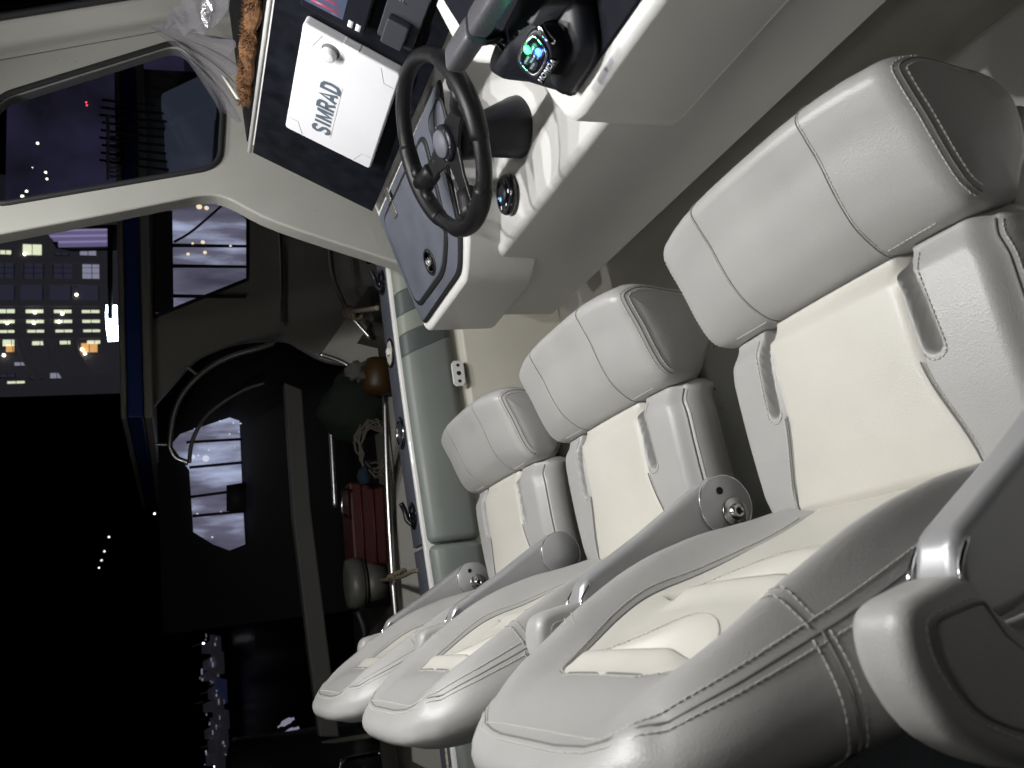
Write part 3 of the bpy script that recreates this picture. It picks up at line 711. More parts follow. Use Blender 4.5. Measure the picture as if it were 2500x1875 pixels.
# small display and stereo cover higher on the dash
s1 = [dup_(*q, .03) for q in ((800, -40), (735, -12), (880, 85), (925, -20))]
sd = thing('engine_display', 'small black-framed display with lit red, white and blue screen at the top of the dash', 'display', dpt(s1[1][0], s1[1][1], .007))
y0 = s1[2][0]; sa = dup_(735, 0, .03)[1]; sb = dup_(895, 60, .03)[1]
bm = bmesh.new(); prism(bm, [dpt(y, s, .007) for y, s in roundpoly([(y0, sa), (y0, sb), (y0-.16, sb), (y0-.16, sa)], .008)], DN*.028); obj('bezel', bm, blk, sd, bevel=.004)
bm = bmesh.new(); prism(bm, [dpt(y, s, .0352) for y, s in ((y0-.022, sa+.008), (y0-.022, sb-.045), (y0-.14, sb-.045), (y0-.14, sa+.008))], DN*.0008); obj('screen', bm, screenm, sd)
bm = bmesh.new()
for k, s in enumerate((sb-.034, sb-.018)): prism(bm, [dpt(y, s_, .0352) for y, s_ in ((y0-.012, s), (y0-.012, s+.010), (y0-.030, s+.010), (y0-.030, s))], DN*.001)
obj('softkey', bm, whitel, sd)
bm = bmesh.new()
for k in range(5): prism(bm, [dpt(y, s_, .0361) for y, s_ in ((y0-.03-.02*k, sa+.02), (y0-.03-.02*k, sb-.055-.006*k), (y0-.036-.02*k, sb-.055-.006*k), (y0-.036-.02*k, sa+.02))], DN*.0006)
obj('screen_bars', bm, mat('screen_red', (.2, .02, .04), .4, emit=(.6, .15, .25), estr=.4), sd)
q = [dup_(*p, .02) for p in ((935, 0), (918, 85), (1000, 125), (1040, 0))]
st = thing('stereo_cover', 'black ribbed stereo cover low on the dash beside the wheel', 'stereo', dpt(q[1][0], q[1][1], .007))
yy = q[1][0]; s0, s2 = q[1][1], q[2][1]+.004
bm = bmesh.new(); prism(bm, [dpt(y, s, .007) for y, s in roundpoly([(yy, s0), (yy, s2), (yy-.22, s2), (yy-.22, s0)], .006)], DN*.012)
fp = mat('fusion_plastic', (.040, .043, .053), .5, bump=.05); obj('cover_plate', bm, fp, st, bevel=.003)
bm = bmesh.new(); prism(bm, [dpt(y, s, .019) for y, s in roundpoly([(yy-.006, s0+.012), (yy-.006, s2-.018), (yy-.075, s2-.018), (yy-.075, s0+.012)], .005)], DN*.018); obj('cover_block', bm, fp, st, bevel=.005)
text_obj('lettering', 'FUSION', mat('dim_letter', (.09, .09, .1), .5), dpt(yy-.15, s0+.030, .0192), (0, -1, 0), -DS, .022, st, bold=.01, depth=.0004)
# ------------------------------------------------------------------ steering wheel
WC = V((.9066, 1.43, -.509)); al = math.radians(73); WN = V((-math.cos(al), 0, math.sin(al))); WU = V((math.sin(al), 0, math.cos(al))); WR = V((0, -1, 0))
wh = thing('steering_wheel', 'black three-spoke steering wheel with slate hub cap on its fat tapered column boot', 'steering wheel', WC-WN*.19)
def wp(a, r, o=0): return WC+(WR*math.cos(a)+WU*math.sin(a))*r+WN*o
bm = bmesh.new(); n = 96; pts = []; rad = []
tube(bm, [wp(2*math.pi*k/n, .1665) for k in range(n)], .0158, 16, closed=True); rim = obj('rim', bm, wheelm, wh)
def spoke(a, r1=.155, w0=.034, w1=.019):
    bm = bmesh.new(); t = WR*(-math.sin(a))+WU*math.cos(a); P = []
    for r, w_ in ((.02, w0), (.05, w0*.8), (.08, w1*1.05), (.12, w1), (.150, w1*1.15), (.158, w1*1.6)): P.append((r, w_))
    f = [bm.verts.new(wp(a, r, lerp(-.016, .002, r/.16))+t*w_) for r, w_ in P]; g_ = [bm.verts.new(wp(a, r, lerp(-.016, .002, r/.16))-t*w_) for r, w_ in P]
    f2 = [bm.verts.new(v.co-WN*.007) for v in f]; g2 = [bm.verts.new(v.co-WN*.007) for v in g_]
    for i in range(len(P)-1):
        bm.faces.new((f[i], f[i+1], g_[i+1], g_[i])); bm.faces.new((f2[i], g2[i], g2[i+1], f2[i+1]))
        bm.faces.new((f[i], f2[i], f2[i+1], f[i+1])); bm.faces.new((g_[i], g_[i+1], g2[i+1], g2[i]))
    bm.faces.new((f[0], g_[0], g2[0], f2[0])); bm.faces.new((f[-1], f2[-1], g2[-1], g_[-1]))
    return obj('spoke', bm, wheelm, wh, bevel=.003)
A_SP = (math.radians(4), math.radians(182), math.radians(268))
for a in A_SP:
    spoke(a)
for a in A_SP:      # textured grips with thumb stops
    bm = bmesh.new(); L_ = math.radians(33)
    tube(bm, [wp(a-L_+2*L_*k/20, .167, .0008) for k in range(21)], [.0168+.0026*math.sin(math.pi*k/20)**.3 for k in range(21)], 16)
    tube(bm, [wp(a, r, lerp(-.012, .0, (r-.09)/.07)) for r in (.10, .104, .12, .14, .16)], [.016, .021, .0215, .0225, .024], 14, flat=.72)
    for s in (-1, 1): tube(bm, [wp(a+s*.10, .158, .002), wp(a+s*.16, .150, .003), wp(a+s*.24, .152, .003), wp(a+s*.32, .160, .001)], [.010, .013, .011, .005], 12)
    obj('grip', bm, grip, wh)
bm = bmesh.new(); lathe(bm, WC-WN*.024, WN, [(.034, 0), (.036, .004), (.036, .018), (.032, .022)], 40); obj('hub', bm, blk, wh)
bm = bmesh.new(); lathe(bm, WC-WN*.006, WN, [(.0275, 0), (.0275, .007), (.0255, .011), (.001, .0125)], 40); obj('hub_cap', bm, hubm, wh)
bm = bmesh.new()
for k in range(6): lathe(bm, wp(k*math.pi/3+.3, .0325, -.003), WN, [(.0028, 0), (.0028, .003), (.0018, .0042)], 12)
obj('hub_screws', bm, chrome, wh)
bm = bmesh.new(); lathe(bm, WC-WN*.02, -WN, [(.036, 0), (.040, .02), (.043, .05), (.048, .09), (.056, .125), (.062, .15), (.063, .165), (.060, .175)], 40); obj('column_boot', bm, blk, wh)
# dial control on the shelf
dc = uz(1243, 475, -.686)
dl = thing('media_dial', 'round black dial with white symbols and blue light on the white shelf', 'remote control', dc)
dn = V((-.08, 0, 1)).normalized()
bm = bmesh.new(); lathe(bm, dc, dn, [(.044, 0), (.044, .008), (.041, .013), (.034, .0145), (.033, .013), (.001, .013)], 40); obj('dial_body', bm, blkg, dl)
bm = bmesh.new()
for k in range(6):
    a = k*math.pi/3+.3; c0 = dc+V((math.cos(a)*.037*.78, math.sin(a)*.037*.78, 0))+dn*.0132
    if k % 2: prism(bm, [c0+V((.0035*math.cos(t*math.pi/4)*(1 if t % 2 else .6), .0035*math.sin(t*math.pi/4)*(1 if t % 2 else .6), 0)) for t in range(8)], dn*.0012)
    else: box(bm, c0.x-.004, c0.x+.004, c0.y-.002, c0.y+.002, c0.z, c0.z+.0012)
obj('dial_symbols', bm, whitel, dl)
bm = bmesh.new(); lathe(bm, dc+dn*.012, dn, [(.020, 0), (.020, .004), (.018, .006)], 32); obj('dial_centre', bm, blk, dl)
bm = bmesh.new(); lathe(bm, dc+dn*.0165+V((-.006, .010, 0)), dn, [(.0060, 0), (.0045, .0015)], 12); obj('indicator_light', bm, led_b, dl)
# ------------------------------------------------------------------ throttle control
pl_n = (-.275, 0, 1)
def sp(px, py, h=0): return up(px, py, pl_n, (.72, 1, -.584+h))
tc0 = sp(1460, 150)
th = thing('throttle_control', 'black engine throttle binnacle with chrome-edged keys, green and blue lights and grey lever', 'throttle', (tc0.x, tc0.y, tc0.z))
Q = [sp(1275, 182), sp(1393, 223), sp(1408, 224), sp(1460, 140), sp(1465, 60), sp(1440, -30), sp(1370, -60), sp(1330, -10), sp(1258, 135)]
bm = bmesh.new(); tn = V((-.265, 0, .964)).normalized()
base = smoothpts([V(q) for q in Q], 5, True); lev = []
cen_ = sum(base, V())/len(base)
for h, f in ((0, 1.0), (.02, .985), (.04, .95), (.055, .88), (.064, .74), (.068, .4)):
    lev.append([bm.verts.new(cen_+(p-cen_)*f+tn*h*(.55 if (p-cen_).x < 0 else 1.0)) for p in base])
for A_, B_ in zip(lev, lev[1:]):
    for k in range(len(base)): bm.faces.new((A_[k], A_[(k+1) % len(base)], B_[(k+1) % len(base)], B_[k]))
bm.faces.new(lev[-1]); bm.faces.new(lev[0][::-1]); obj('binnacle', bm, blk, th)
KN = V((-.55, -.12, .83)).normalized(); kp = uz(1300, 135, -.495)
def kpt(px, py, h=0): return up(px, py, KN, kp+KN*h)
kc_ = [kpt(*q) for q in ((1302.7, 82.9), (1340, 131), (1309, 185), (1268, 145))]
cc = sum(kc_, V())/4
bm = bmesh.new(); prism(bm, smoothpts([cc+(p-cc)*1.28 for p in kc_], 5, True), -KN*.06); obj('key_housing', bm, blk, th, bevel=.006, seg=4)
kk = smoothpts([cc+(p-cc)*.92 for p in kc_], 6, True)
bm = bmesh.new(); prism(bm, [p+KN*.0005 for p in kk], KN*.002); kpn = obj('key_panel', bm, blkg, th, bevel=.001)
bm = bmesh.new(); tube(bm, [p+KN*.0022 for p in kk], .0018, 8, closed=True); obj('panel_trim', bm, chrome, th)
eu = (kc_[0]-kc_[3]).normalized(); ev = (kc_[2]-kc_[3]).normalized(); Lu = (kc_[0]-kc_[3]).length; Lv = (kc_[2]-kc_[3]).length
def kq(u, v, h): return kc_[3]+eu*Lu*u+ev*Lv*v+KN*h
for u0, u1, v0, v1, s in ((.50, .86, .24, .50, 'LEVER'), (.10, .46, .26, .50, 'CRUISE'), (.30, .66, .50, .68, 'TRIM SPT'), (.60, .92, .66, .86, 'FAST IDLE'), (.10, .42, .60, .86, 'TROLL')):
    P_ = [kq(a, b_, .0025) for a, b_ in ((u0, v0), (u1, v0), (u1, v1), (u0, v1))]
    c2 = sum(P_, V())/4; bm = bmesh.new(); prism(bm, smoothpts([c2+(p-c2)*.86 for p in P_], 4, True), KN*.0012)
    k_ = obj('key', bm, blk, kpn, bevel=.0005)
    text_obj('lettering', s, silverl, c2+KN*.0040, eu, -ev, .0046, kpn, bold=.01, depth=.0002)
for (a, b_, m_, r_, L_) in ((.50, .13, led_g, .0062, .012), (.72, .62, led_b, .0060, .010)):
    bm = bmesh.new(); pp_ = kq(a, b_, .003); lathe(bm, pp_, KN, [(r_, 0), (r_, .001), (r_*.6, .0022)], 16)
    obj('status_light', bm, m_, kpn); lamp('status_glow', pp_+KN*.016, .035, .003, (.1, 1, .35) if m_ is led_g else (.06, .16, 1))
nb = V((-.70, -.10, .60)).normalized(); h0 = kpt(1341, 167, .001)
hr = (kpt(1354, 148)-kpt(1328, 187)).normalized(); hu = nb.cross(hr)
bm = bmesh.new(); prism(bm, [h0+nb*.004+hr*a*.024+hu*b_*.0062 for a, b_ in ((-1, -1), (1, -1), (1, 1), (-1, 1))], nb*.002); obj('badge', bm, blkg, th)
text_obj('lettering', 'HONDA', silverl, h0+nb*.0066, hr, hu, .0105, th, bold=.045, sx=1.1, font_space=1.1)
bm = bmesh.new(); e1, e2 = kpt(1318, 60, -.004), kpt(1354, 108, -.008)
tube(bm, smoothpts([e1, (e1+e2)/2+KN*.003, e2], 5), [.004]+[.0055]*9+[.002], 10, flat=.5); obj('chrome_strip', bm, chrome, th)
g1, g2 = uz(1108, 152, -.435), uz(1260, -85, -.435)
gd = (g2-g1).normalized(); gx = gd.cross(V((0, 0, 1))).normalized(); gz = gx.cross(gd)
def gripbox(a, b_, nm):
    bm = bmesh.new(); sec = roundpoly([(-.021, -.017), (.021, -.017), (.021, .017), (-.021, .017)], .011, 4); rg = []
    for t, f in ((a, .72), (a+.006, .93), (a+.016, 1), (b_-.010, 1), (b_-.003, .94), (b_, .85)):
        rg.append([bm.verts.new(g1+gd*t+gx*x*f+gz*z_*f) for x, z_ in sec])
    for A_, B_ in zip(rg, rg[1:]):
        for k in range(len(sec)): bm.faces.new((A_[k], A_[(k+1) % len(sec)], B_[(k+1) % len(sec)], B_[k]))
    bm.faces.new(rg[0][::-1]); bm.faces.new(rg[-1]); return obj(nm, bm, lever, th)
gl = (g2-g1).length
gripbox(0, gl*.40, 'lever_handle'); gripbox(gl*.42, gl, 'lever_handle')
bm = bmesh.new(); tube(bm, [g1+gd*.01-gx*.020-gz*.008, g1+gd*gl*.95-gx*.020-gz*.008], .0035, 8); obj('handle_trim', bm, chrome, th)
bm = bmesh.new(); a0 = g1+gd*gl*.30-gz*.012
tube(bm, smoothpts([a0, a0-gz*.035+gx*-.005, sp(1262, 150, .045), sp(1300, 130, .01)], 6), [.022]*5+[.021]*6+[.020]*8, 14, flat=.55); obj('lever_arm', bm, blkg, th)

# ------------------------------------------------------------------ windshield frame
wf = thing('windshield_frame', 'pale moulded windshield frame with dark tinted side window on the far side of the dash', 'windshield', (1.2, 2.17, -.2))
OUT = smoothpts([(.90, 0, .75), (.975, 0, .57), (1.033, 0, .365), (1.098, 0, .126), (1.140, 0, -.02), (1.160, 0, -.10), (1.150, 0, -.16), (1.086, 0, -.281), (.986, 0, -.573), (.955, 0, -.66)], 4)
OUTF = [(1.20, -.66), (1.80, -.36), (1.74, -.22), (1.645, .014), (1.515, .372), (1.378, .75)]
WIN = [(V((x, 0, z))) for x, z in roundpoly([(1.40, .385), (1.628, -.058), (1.44, -.158), (1.245, -.140), (1.103, .395)], .05, 6)]
yI, yO = 2.15, 2.205
bm = bmesh.new()
edges = []
def ringedges(bm, vs): return [bm.edges.new((vs[i], vs[(i+1) % len(vs)])) for i in range(len(vs))]
outl = [V((p.x, yI, p.z)) for p in OUT]+[V((x, yI, z)) for x, z in OUTF]
for y in (yI, yO):
    e = ringedges(bm, [bm.verts.new((p.x, y, p.z)) for p in outl]); e += ringedges(bm, [bm.verts.new((p.x, y, p.z)) for p in WIN])
    bmesh.ops.triangle_fill(bm, edges=e, use_beauty=True)
bm.verts.ensure_lookup_table(); N1, N2 = len(outl), len(WIN); T = N1+N2
for off, n_ in ((0, N1), (N1, N2)):
    for i in range(n_):
        a, b_ = off+i, off+(i+1) % n_; bm.faces.new((bm.verts[a], bm.verts[b_], bm.verts[T+b_], bm.verts[T+a]))
obj('frame_side', bm, gelg, wf, bevel=.007, seg=3)
bm = bmesh.new(); tube(bm, [V((p.x, yI-.001, p.z)) for p in WIN], .0075, 8, closed=True); obj('window_gasket', bm, rubber, wf)
bm = bmesh.new(); bm.faces.new([bm.verts.new((p.x, yI+.02, p.z)) for p in WIN]); obj('side_window', bm, glass, wf, smooth=False)
# raked front frame: a ridge beside the corner, then the windshield glass
fx = lambda z: 1.515+(.372-z)*.363
def fpt(y, z, o=0): return V((fx(z)-o*.9, y, z-o*.3))
def fq(px, py, o=0):
    n = V((1, 0, .365)).normalized(); return up(px, py, n, fpt(1, 0)-n*o)
bm = bmesh.new(); tops = [(.0, 2.152, .001), (.0, 2.135, -.006), (0, 2.11, .004), (0, 2.078, .004), (0, 2.068, -.018), (0, 2.04, -.026), (0, 2.025, -.026)]
rows = [[bm.verts.new(fpt(y, z, o)) for _, y, o in tops] for z in (.75, .55, .37, .2, 0, -.13, -.22)]
for A_, B_ in zip(rows, rows[1:]):
    for k in range(len(tops)-1): bm.faces.new((A_[k], A_[k+1], B_[k+1], B_[k]))
obj('front_post', bm, gelg, wf)
bm = bmesh.new(); tube(bm, [fpt(2.022, z, -.020) for z in (.75, .4, .1, -.2)], .010, 8); obj('front_gasket', bm, rubber, wf)
bm = bmesh.new(); bm.faces.new([bm.verts.new(fpt(y, z, -.026)) for y, z in ((2.025, .75), (2.025, -.2), (-.6, -.2), (-.6, .75))]); obj('front_window', bm, glass, wf, smooth=False)
# ------------------------------------------------------------------ towel and plastic bag on the dash top
zt = -.185
A1, A2 = uz(560, -30, zt+.03), uz(588, 308, zt+.01)
tw = bmesh.new(); rr_ = random.Random(3); sp_ = [lerp(V((1.305, .9, zt+.004)), V((1.285, 1.90, zt-.004)), k/70) for k in range(71)]
tube(tw, [p+V((.006*math.sin(k*.6), 0, .003*math.sin(k*.9))) for k, p in enumerate(sp_)], [.018+.004*math.sin(k*.7)+.002*rr_.random() for k in range(71)], 12, flat=.8)
for k in range(8000):
    p = sp_[rr_.randrange(0, 71)]+V((0, rr_.uniform(-.008, .008), 0)); a = rr_.uniform(-.5, 3.6); d = V((math.cos(a), rr_.uniform(-.9, .9), math.sin(a))).normalized()
    q0 = p+V((d.x, 0, d.z))*.015; q1 = q0+d*rr_.uniform(.006, .016); s_ = V((rr_.uniform(-1, 1), rr_.uniform(-1, 1), rr_.uniform(-1, 1)))*.0011
    tw.faces.new([tw.verts.new(q0-s_), tw.verts.new(q0+s_), tw.verts.new(q1)])
tag(obj('towel', tw, fur, smooth=False), 'brown shaggy towel rolled along the top edge of the black dash', 'towel')
pm = bpy.data.materials.new('clear_plastic'); pm.use_nodes = True; n_ = pm.node_tree; n_.nodes.clear()
o_ = n_.nodes.new('ShaderNodeOutputMaterial'); t_ = n_.nodes.new('ShaderNodeBsdfTransparent'); t_.inputs[0].default_value = (.80, .79, .82, 1)
gg = n_.nodes.new('ShaderNodeBsdfGlossy'); gg.inputs['Roughness'].default_value = .16; df = n_.nodes.new('ShaderNodeBsdfDiffuse'); df.inputs[0].default_value = (.16, .155, .17, 1)
ns = n_.nodes.new('ShaderNodeTexNoise'); ns.inputs['Scale'].default_value = 16; ns.inputs['Detail'].default_value = 5; bp = n_.nodes.new('ShaderNodeBump'); bp.inputs['Strength'].default_value = .7; bp.inputs['Distance'].default_value = .01
tc_ = n_.nodes.new('ShaderNodeTexCoord'); n_.links.new(tc_.outputs['Object'], ns.inputs[0]); n_.links.new(ns.outputs[0], bp.inputs['Height']); n_.links.new(bp.outputs[0], gg.inputs['Normal'])
m1 = n_.nodes.new('ShaderNodeMixShader'); m1.inputs[0].default_value = .35; n_.links.new(df.outputs[0], m1.inputs[1]); n_.links.new(gg.outputs[0], m1.inputs[2])
m2_ = n_.nodes.new('ShaderNodeMixShader'); lw = n_.nodes.new('ShaderNodeLayerWeight'); lw.inputs[0].default_value = .45; mr_ = n_.nodes.new('ShaderNodeMapRange'); mr_.inputs[3].default_value = .12; mr_.inputs[4].default_value = .75
n_.links.new(lw.outputs['Facing'], mr_.inputs[0]); n_.links.new(mr_.outputs[0], m2_.inputs[0]); n_.links.new(t_.outputs[0], m2_.inputs[1]); n_.links.new(m1.outputs[0], m2_.inputs[2]); n_.links.new(m2_.outputs[0], o_.inputs[0])
apex = uy(365, 65, 2.02); bm = bmesh.new(); rays_ = []
fan = [((545, -60), 1.55), ((560, 20), 1.62), ((500, 85), 1.75), ((575, 100), 1.72), ((560, 140), 1.82), ((590, 170), 1.80), ((560, 190), 1.9), ((592, 225), 1.86), ((575, 262), 1.92), ((588, 300), 1.95), ((545, 275), 2.04)]
fan_s = smoothpts([uy(*p, y) for p, y in fan], 6)
for i, e in enumerate(fan_s):
    row = []
    for k in range(19):
        t = k/18; p = apex.lerp(e, t); nrm_ = V((-.5, -.8, .2))
        p = p+nrm_*(.020*math.sin(i*1.05+1.5*t)*t*(1-.35*t)+.006*math.sin(i*2.3+9*t)*t)+V((0, 0, -.03*math.sin(math.pi*t)))
        row.append(bm.verts.new(p))
    rays_.append(row)
for A_, B_ in zip(rays_, rays_[1:]):
    for k in range(18): bm.faces.new((A_[k], A_[k+1], B_[k+1], B_[k]))
pb = obj('plastic_bag', bm, pm); tag(pb, 'crumpled clear plastic bag fanning down from the windshield corner onto the towel', 'plastic bag')
up2 = [uy(385, 58, 2.0), uy(440, 10, 1.85), uy(460, -60, 1.7), uy(560, -60, 1.62), uy(520, 20, 1.7), uy(495, 85, 1.78)]
bm = bmesh.new(); bm.faces.new([bm.verts.new(p) for p in up2]); bmesh.ops.triangulate(bm, faces=bm.faces[:]); bmesh.ops.subdivide_edges(bm, edges=bm.edges[:], cuts=4, use_grid_fill=True)
for v in bm.verts: v.co += V((.01*math.sin(v.co.y*60), .012*math.sin(v.co.z*70+v.co.x*30), 0))
obj('plastic_fold', bm, pm, pb)
bm = bmesh.new(); t0, t1_ = uy(555, 190, 1.80), uy(590, 245, 1.80); prism(bm, [t0, t0+V((.004, 0, .012)), t1_+V((.004, 0, .012)), t1_], (0, .0015, 0)); tag(obj('tape_strip', bm, tape), 'short strip of pale tape stuck to the plastic bag beside the towel', 'tape')

# ------------------------------------------------------------------ port side: liner, coaming pad, gunwale
def gy(x): return 2.75-.06*max(0, x-.5)**2*1.4          # the gunwale tapers in towards the bow
def gz(x): return -.760+.045*max(0, min(1.4, x))*.9-(.0 if x > 0 else .015*abs(x))
gw = thing('gunwale', 'port gunwale with slate foam top strip, white inner edge and pale liner below', 'gunwale', (0, 2.8, ZF))
xs_ = [-2.4+.12*k for k in range(41)]
def sweep(bm, sec, xs_=xs_):
    rg = [[bm.verts.new((x, gy(x)+dy, gz(x)+dz)) for dy, dz in sec] for x in xs_]
    for A_, B_ in zip(rg, rg[1:]):
        for k in range(len(sec)-1): bm.faces.new((A_[k], B_[k], B_[k+1], A_[k+1]))
    return rg
bm = bmesh.new(); sweep(bm, [(-.004, -.20), (-.004, -.004), (-.001, .006), (.005, .007), (.009, -.004), (.135, -.004), (.15, -.012), (.155, -.30), (.10, -.8)]); obj('gunwale_shell', bm, gel, gw)
bm = bmesh.new(); sweep(bm, [(-.004, -.185), (-.012, -.200), (-.012, -.215), (-.045, -.216), (-.050, -.23), (-.050, -.60)]); obj('liner', bm, linerm, gw)
for a_, b_ in ((-2.3, .252), (.266, 2.2)):
    xx = [a_+(b_-a_)*k/24 for k in range(25)]
    bm = bmesh.new(); rg = sweep(bm, [(.0095, -.006), (.010, .004), (.013, .0065), (.128, .0065), (.132, .004), (.133, -.006)], xx); bm.faces.new(rg[0]); bm.faces.new(rg[-1][::-1]); obj('top_strip', bm, eva, gw, bevel=.002)
def pad(x0, x1, m_, parent=None, rd=(1, 1), slant=(0, 0)):
    bm = bmesh.new(); sec = [(-.004, -.008), (-.018, -.004), (-.036, -.010), (-.049, -.028), (-.053, -.065), (-.051, -.150), (-.040, -.178), (-.004, -.186)]
    n_ = max(2, int((x1-x0)/.05)); xx = [x0, x0+.004, x0+.012]+[x0+.02+(x1-x0-.04)*k/n_ for k in range(n_+1)]+[x1-.012, x1-.004, x1]
    rg = []
    for i, x in enumerate(xx):
        e = min((x-x0) if rd[0] else 9, (x1-x) if rd[1] else 9); f = 1-.30*(1-min(1, e/.018))**2
        rg.append([bm.verts.new((x, gy(x)-.004+(dy+.004)*f, gz(x)-.09+(dz+.09)*(.5+.5*f))) for dy, dz in sec])
        if slant[0] or slant[1]:
            wt = lerp(slant[0], slant[1], (x-x0)/(x1-x0))
            for v, (dy, dz) in zip(rg[-1], sec): v.co.x += wt*(-dz)/.186*.075
    for A_, B_ in zip(rg, rg[1:]):
        for k in range(len(sec)-1): bm.faces.new((A_[k], B_[k], B_[k+1], A_[k+1]))
    bm.faces.new(rg[0]); bm.faces.new(rg[-1][::-1])
    return obj('coaming_pad', bm, m_, parent)
cpd = thing('coaming_bolster', 'long sage green padded bolster with dark and pale cross bands under the white gunwale edge', 'coaming pad', (.5, 2.72, -.85))
o1 = pad(.262, .8835, sage, cpd, (1, 0), (0, 1))
for x0, x1, m_ in ((.884, .958, sagedk), (.9585, 1.024, sagel), (1.0245, 1.104, sagedk), (1.1045, 2.1, sagel)):
    pad(x0, x1-.0005, m_, cpd, (0, 0), (1, 1)).name = 'pad_band'
c2_ = thing('coaming_bolster', 'short plain sage green bolster aft of the seam, beside the farthest seat', 'coaming pad', (-.9, 2.72, -.85))
pad(-2.0, .254, sage, c2_)
# fittings in the gunwale
def cup(x, label, ring):
    c0 = V((x, gy(x)+.071, gz(x)+.006)); t = thing('cup_holder' if ring is chrome else 'cleat_recess', label, 'cup holder' if ring is chrome else 'recess', c0)
    bm = bmesh.new(); lathe(bm, c0, (0, 0, 1), [(.056, 0), (.056, .003), (.050, .005), (.046, .003), (.044, -.02)], 36); obj('rim', bm, eva if ring is None else blk, t)
    bm = bmesh.new(); torus(bm, c0+V((0, 0, .004)), (0, 0, 1), .045, .0045); obj('ring', bm, ring or gel, t)
    bm = bmesh.new(); lathe(bm, c0+V((0, 0, .0035)), (0, 0, 1), [(.042, 0), (.040, .0005)], 32); obj('well', bm, mat('well_shadow', (.06, .06, .062), .4, metal=.5), t)
gxp = lambda px, py: uy(px, py, 2.82).x
cup(gxp(987, 1057), 'round steel-rimmed cup holder let into the slate gunwale strip, level with the farthest seat', chrome)
def recess(x):
    c0 = V((x, gy(x)+.071, gz(x)+.006)); t = thing('cup_recess', 'white-lined open recess in the slate gunwale strip just aft of the console', 'recess', c0)
    bm = bmesh.new(); lathe(bm, c0+V((0, 0, .001)), (0, 0, 1), [(.052, 0), (.052, .004), (.046, .006), (.043, .002)], 36); obj('rim', bm, blk, t)
    bm = bmesh.new(); lathe(bm, c0+V((0, 0, .0045)), (0, 0, 1), [(.044, 0), (.042, .001), (.03, .0012)], 32); obj('well', bm, linerm, t)
    bm = bmesh.new(); box(bm, c0.x-.012, c0.x+.012, c0.y-.02, c0.y+.004, c0.z+.004, c0.z+.018); obj('plug', bm, gel, t, bevel=.004)
recess(gxp(958, 865))
def rod_holder(x, label):
    c0 = V((x, gy(x)+.071, gz(x)+.006)); t = thing('rod_holder', label, 'rod holder', c0, 'rod holders in the gunwale')
    bm = bmesh.new(); lathe(bm, c0, (0, 0, 1), [(.046, 0), (.046, .004), (.038, .007), (.030, .006), (.026, .001)], 32); obj('flange', bm, blkg, t)
    bm = bmesh.new(); tube(bm, smoothpts([c0+V((-.03, .0, .006)), c0+V((-.01, .01, .020)), c0+V((.02, .012, .024)), c0+V((.045, .004, .036))], 4), .009, 10); obj('cap', bm, blk, t)
    bm = bmesh.new(); tube(bm, smoothpts([c0+V((-.035, -.01, .006)), c0+V((-.01, -.018, .016)), c0+V((.02, -.016, .014))], 4), .004, 8); obj('latch', bm, blkg, t)
rod_holder(gxp(1011, 1259), 'black capped rod holder in the gunwale strip, close to the bolster seam')
rod_holder(gxp(931, 700), 'black capped rod holder in the gunwale strip, at the windshield frame foot')
bm = bmesh.new(); c0 = uy(1118, 913, 2.68)
prism(bm, [c0+V((a, 0, b_)) for a, b_ in ((-.045, .012), (-.035, .022), (.035, .022), (.045, .012), (.045, -.012), (.03, -.022), (-.03, -.022), (-.045, -.012))], (0, -.010, 0))
sk = obj('deck_socket', bm, gel, bevel=.003); tag(sk, 'small white oblong socket fitting with dark holes under the sage bolster', 'socket')
bm = bmesh.new()
for o in (-.028, 0, .028): lathe(bm, c0+V((o, -.0105, 0)), (0, -1, 0), [(.008 if o == 0 else .006, 0), (.007 if o == 0 else .005, .0012)], 20)
obj('socket_holes', bm, rubber, sk)
bm = bmesh.new(); prs = [uy(1093, 1815, 2.80), uy(1094, 1838, 2.80)+V((-.02, 0, 0)), uy(1097, 1858, 2.81)+V((-.05, 0, 0)), uy(1100, 1885, 2.82)+V((-.1, 0, 0))]
rp_ = smoothpts(prs, 8); tube(bm, rp_, [.010+.0018*math.sin(k*2.2) for k in range(len(rp_))], 8)
tag(obj('rope_end', bm, mat('pale_rope', (.42, .38, .28), .9, bump=1, bscale=200)), 'pale whipped rope end lying on the gunwale behind the farthest seat', 'rope')

# =================================================================== AROUND THE BOAT
sea = mat('black_water', (.003, .004, .006), .3, bump=.9, bscale=3, spec=.15)
wb = bmesh.new(); box(wb, -700, 900, 2.95, 900, -2.4, -2.0); struct('water', wb, sea, 'black harbour water', smooth=False)
# ---- neighbouring cruiser
YB = 4.2
hullm = mat('cruiser_gelcoat', (.36, .345, .31), .5, var=.08, vscale=2)
hulld = mat('cruiser_dark', (.03, .03, .033), .6)
blue = mat('navy_stripe', (.02, .05, .22), .45)
lit = bpy.data.materials.new('painted_city_glow'); lit.use_nodes = True; n_ = lit.node_tree; b_ = n_.nodes['Principled BSDF']  # emission noise paints city glow and reflections into the cruiser's glass
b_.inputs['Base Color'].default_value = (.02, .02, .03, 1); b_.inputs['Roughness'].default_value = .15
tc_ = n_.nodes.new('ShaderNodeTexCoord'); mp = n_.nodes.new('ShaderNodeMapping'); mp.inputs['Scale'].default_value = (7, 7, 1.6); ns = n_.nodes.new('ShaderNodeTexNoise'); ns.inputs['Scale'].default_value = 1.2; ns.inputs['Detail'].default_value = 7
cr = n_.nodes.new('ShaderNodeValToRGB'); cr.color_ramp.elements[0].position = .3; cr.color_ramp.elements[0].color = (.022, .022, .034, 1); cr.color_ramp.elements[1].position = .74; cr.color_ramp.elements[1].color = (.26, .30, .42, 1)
e_ = cr.color_ramp.elements.new(.5); e_.color = (.060, .058, .085, 1)
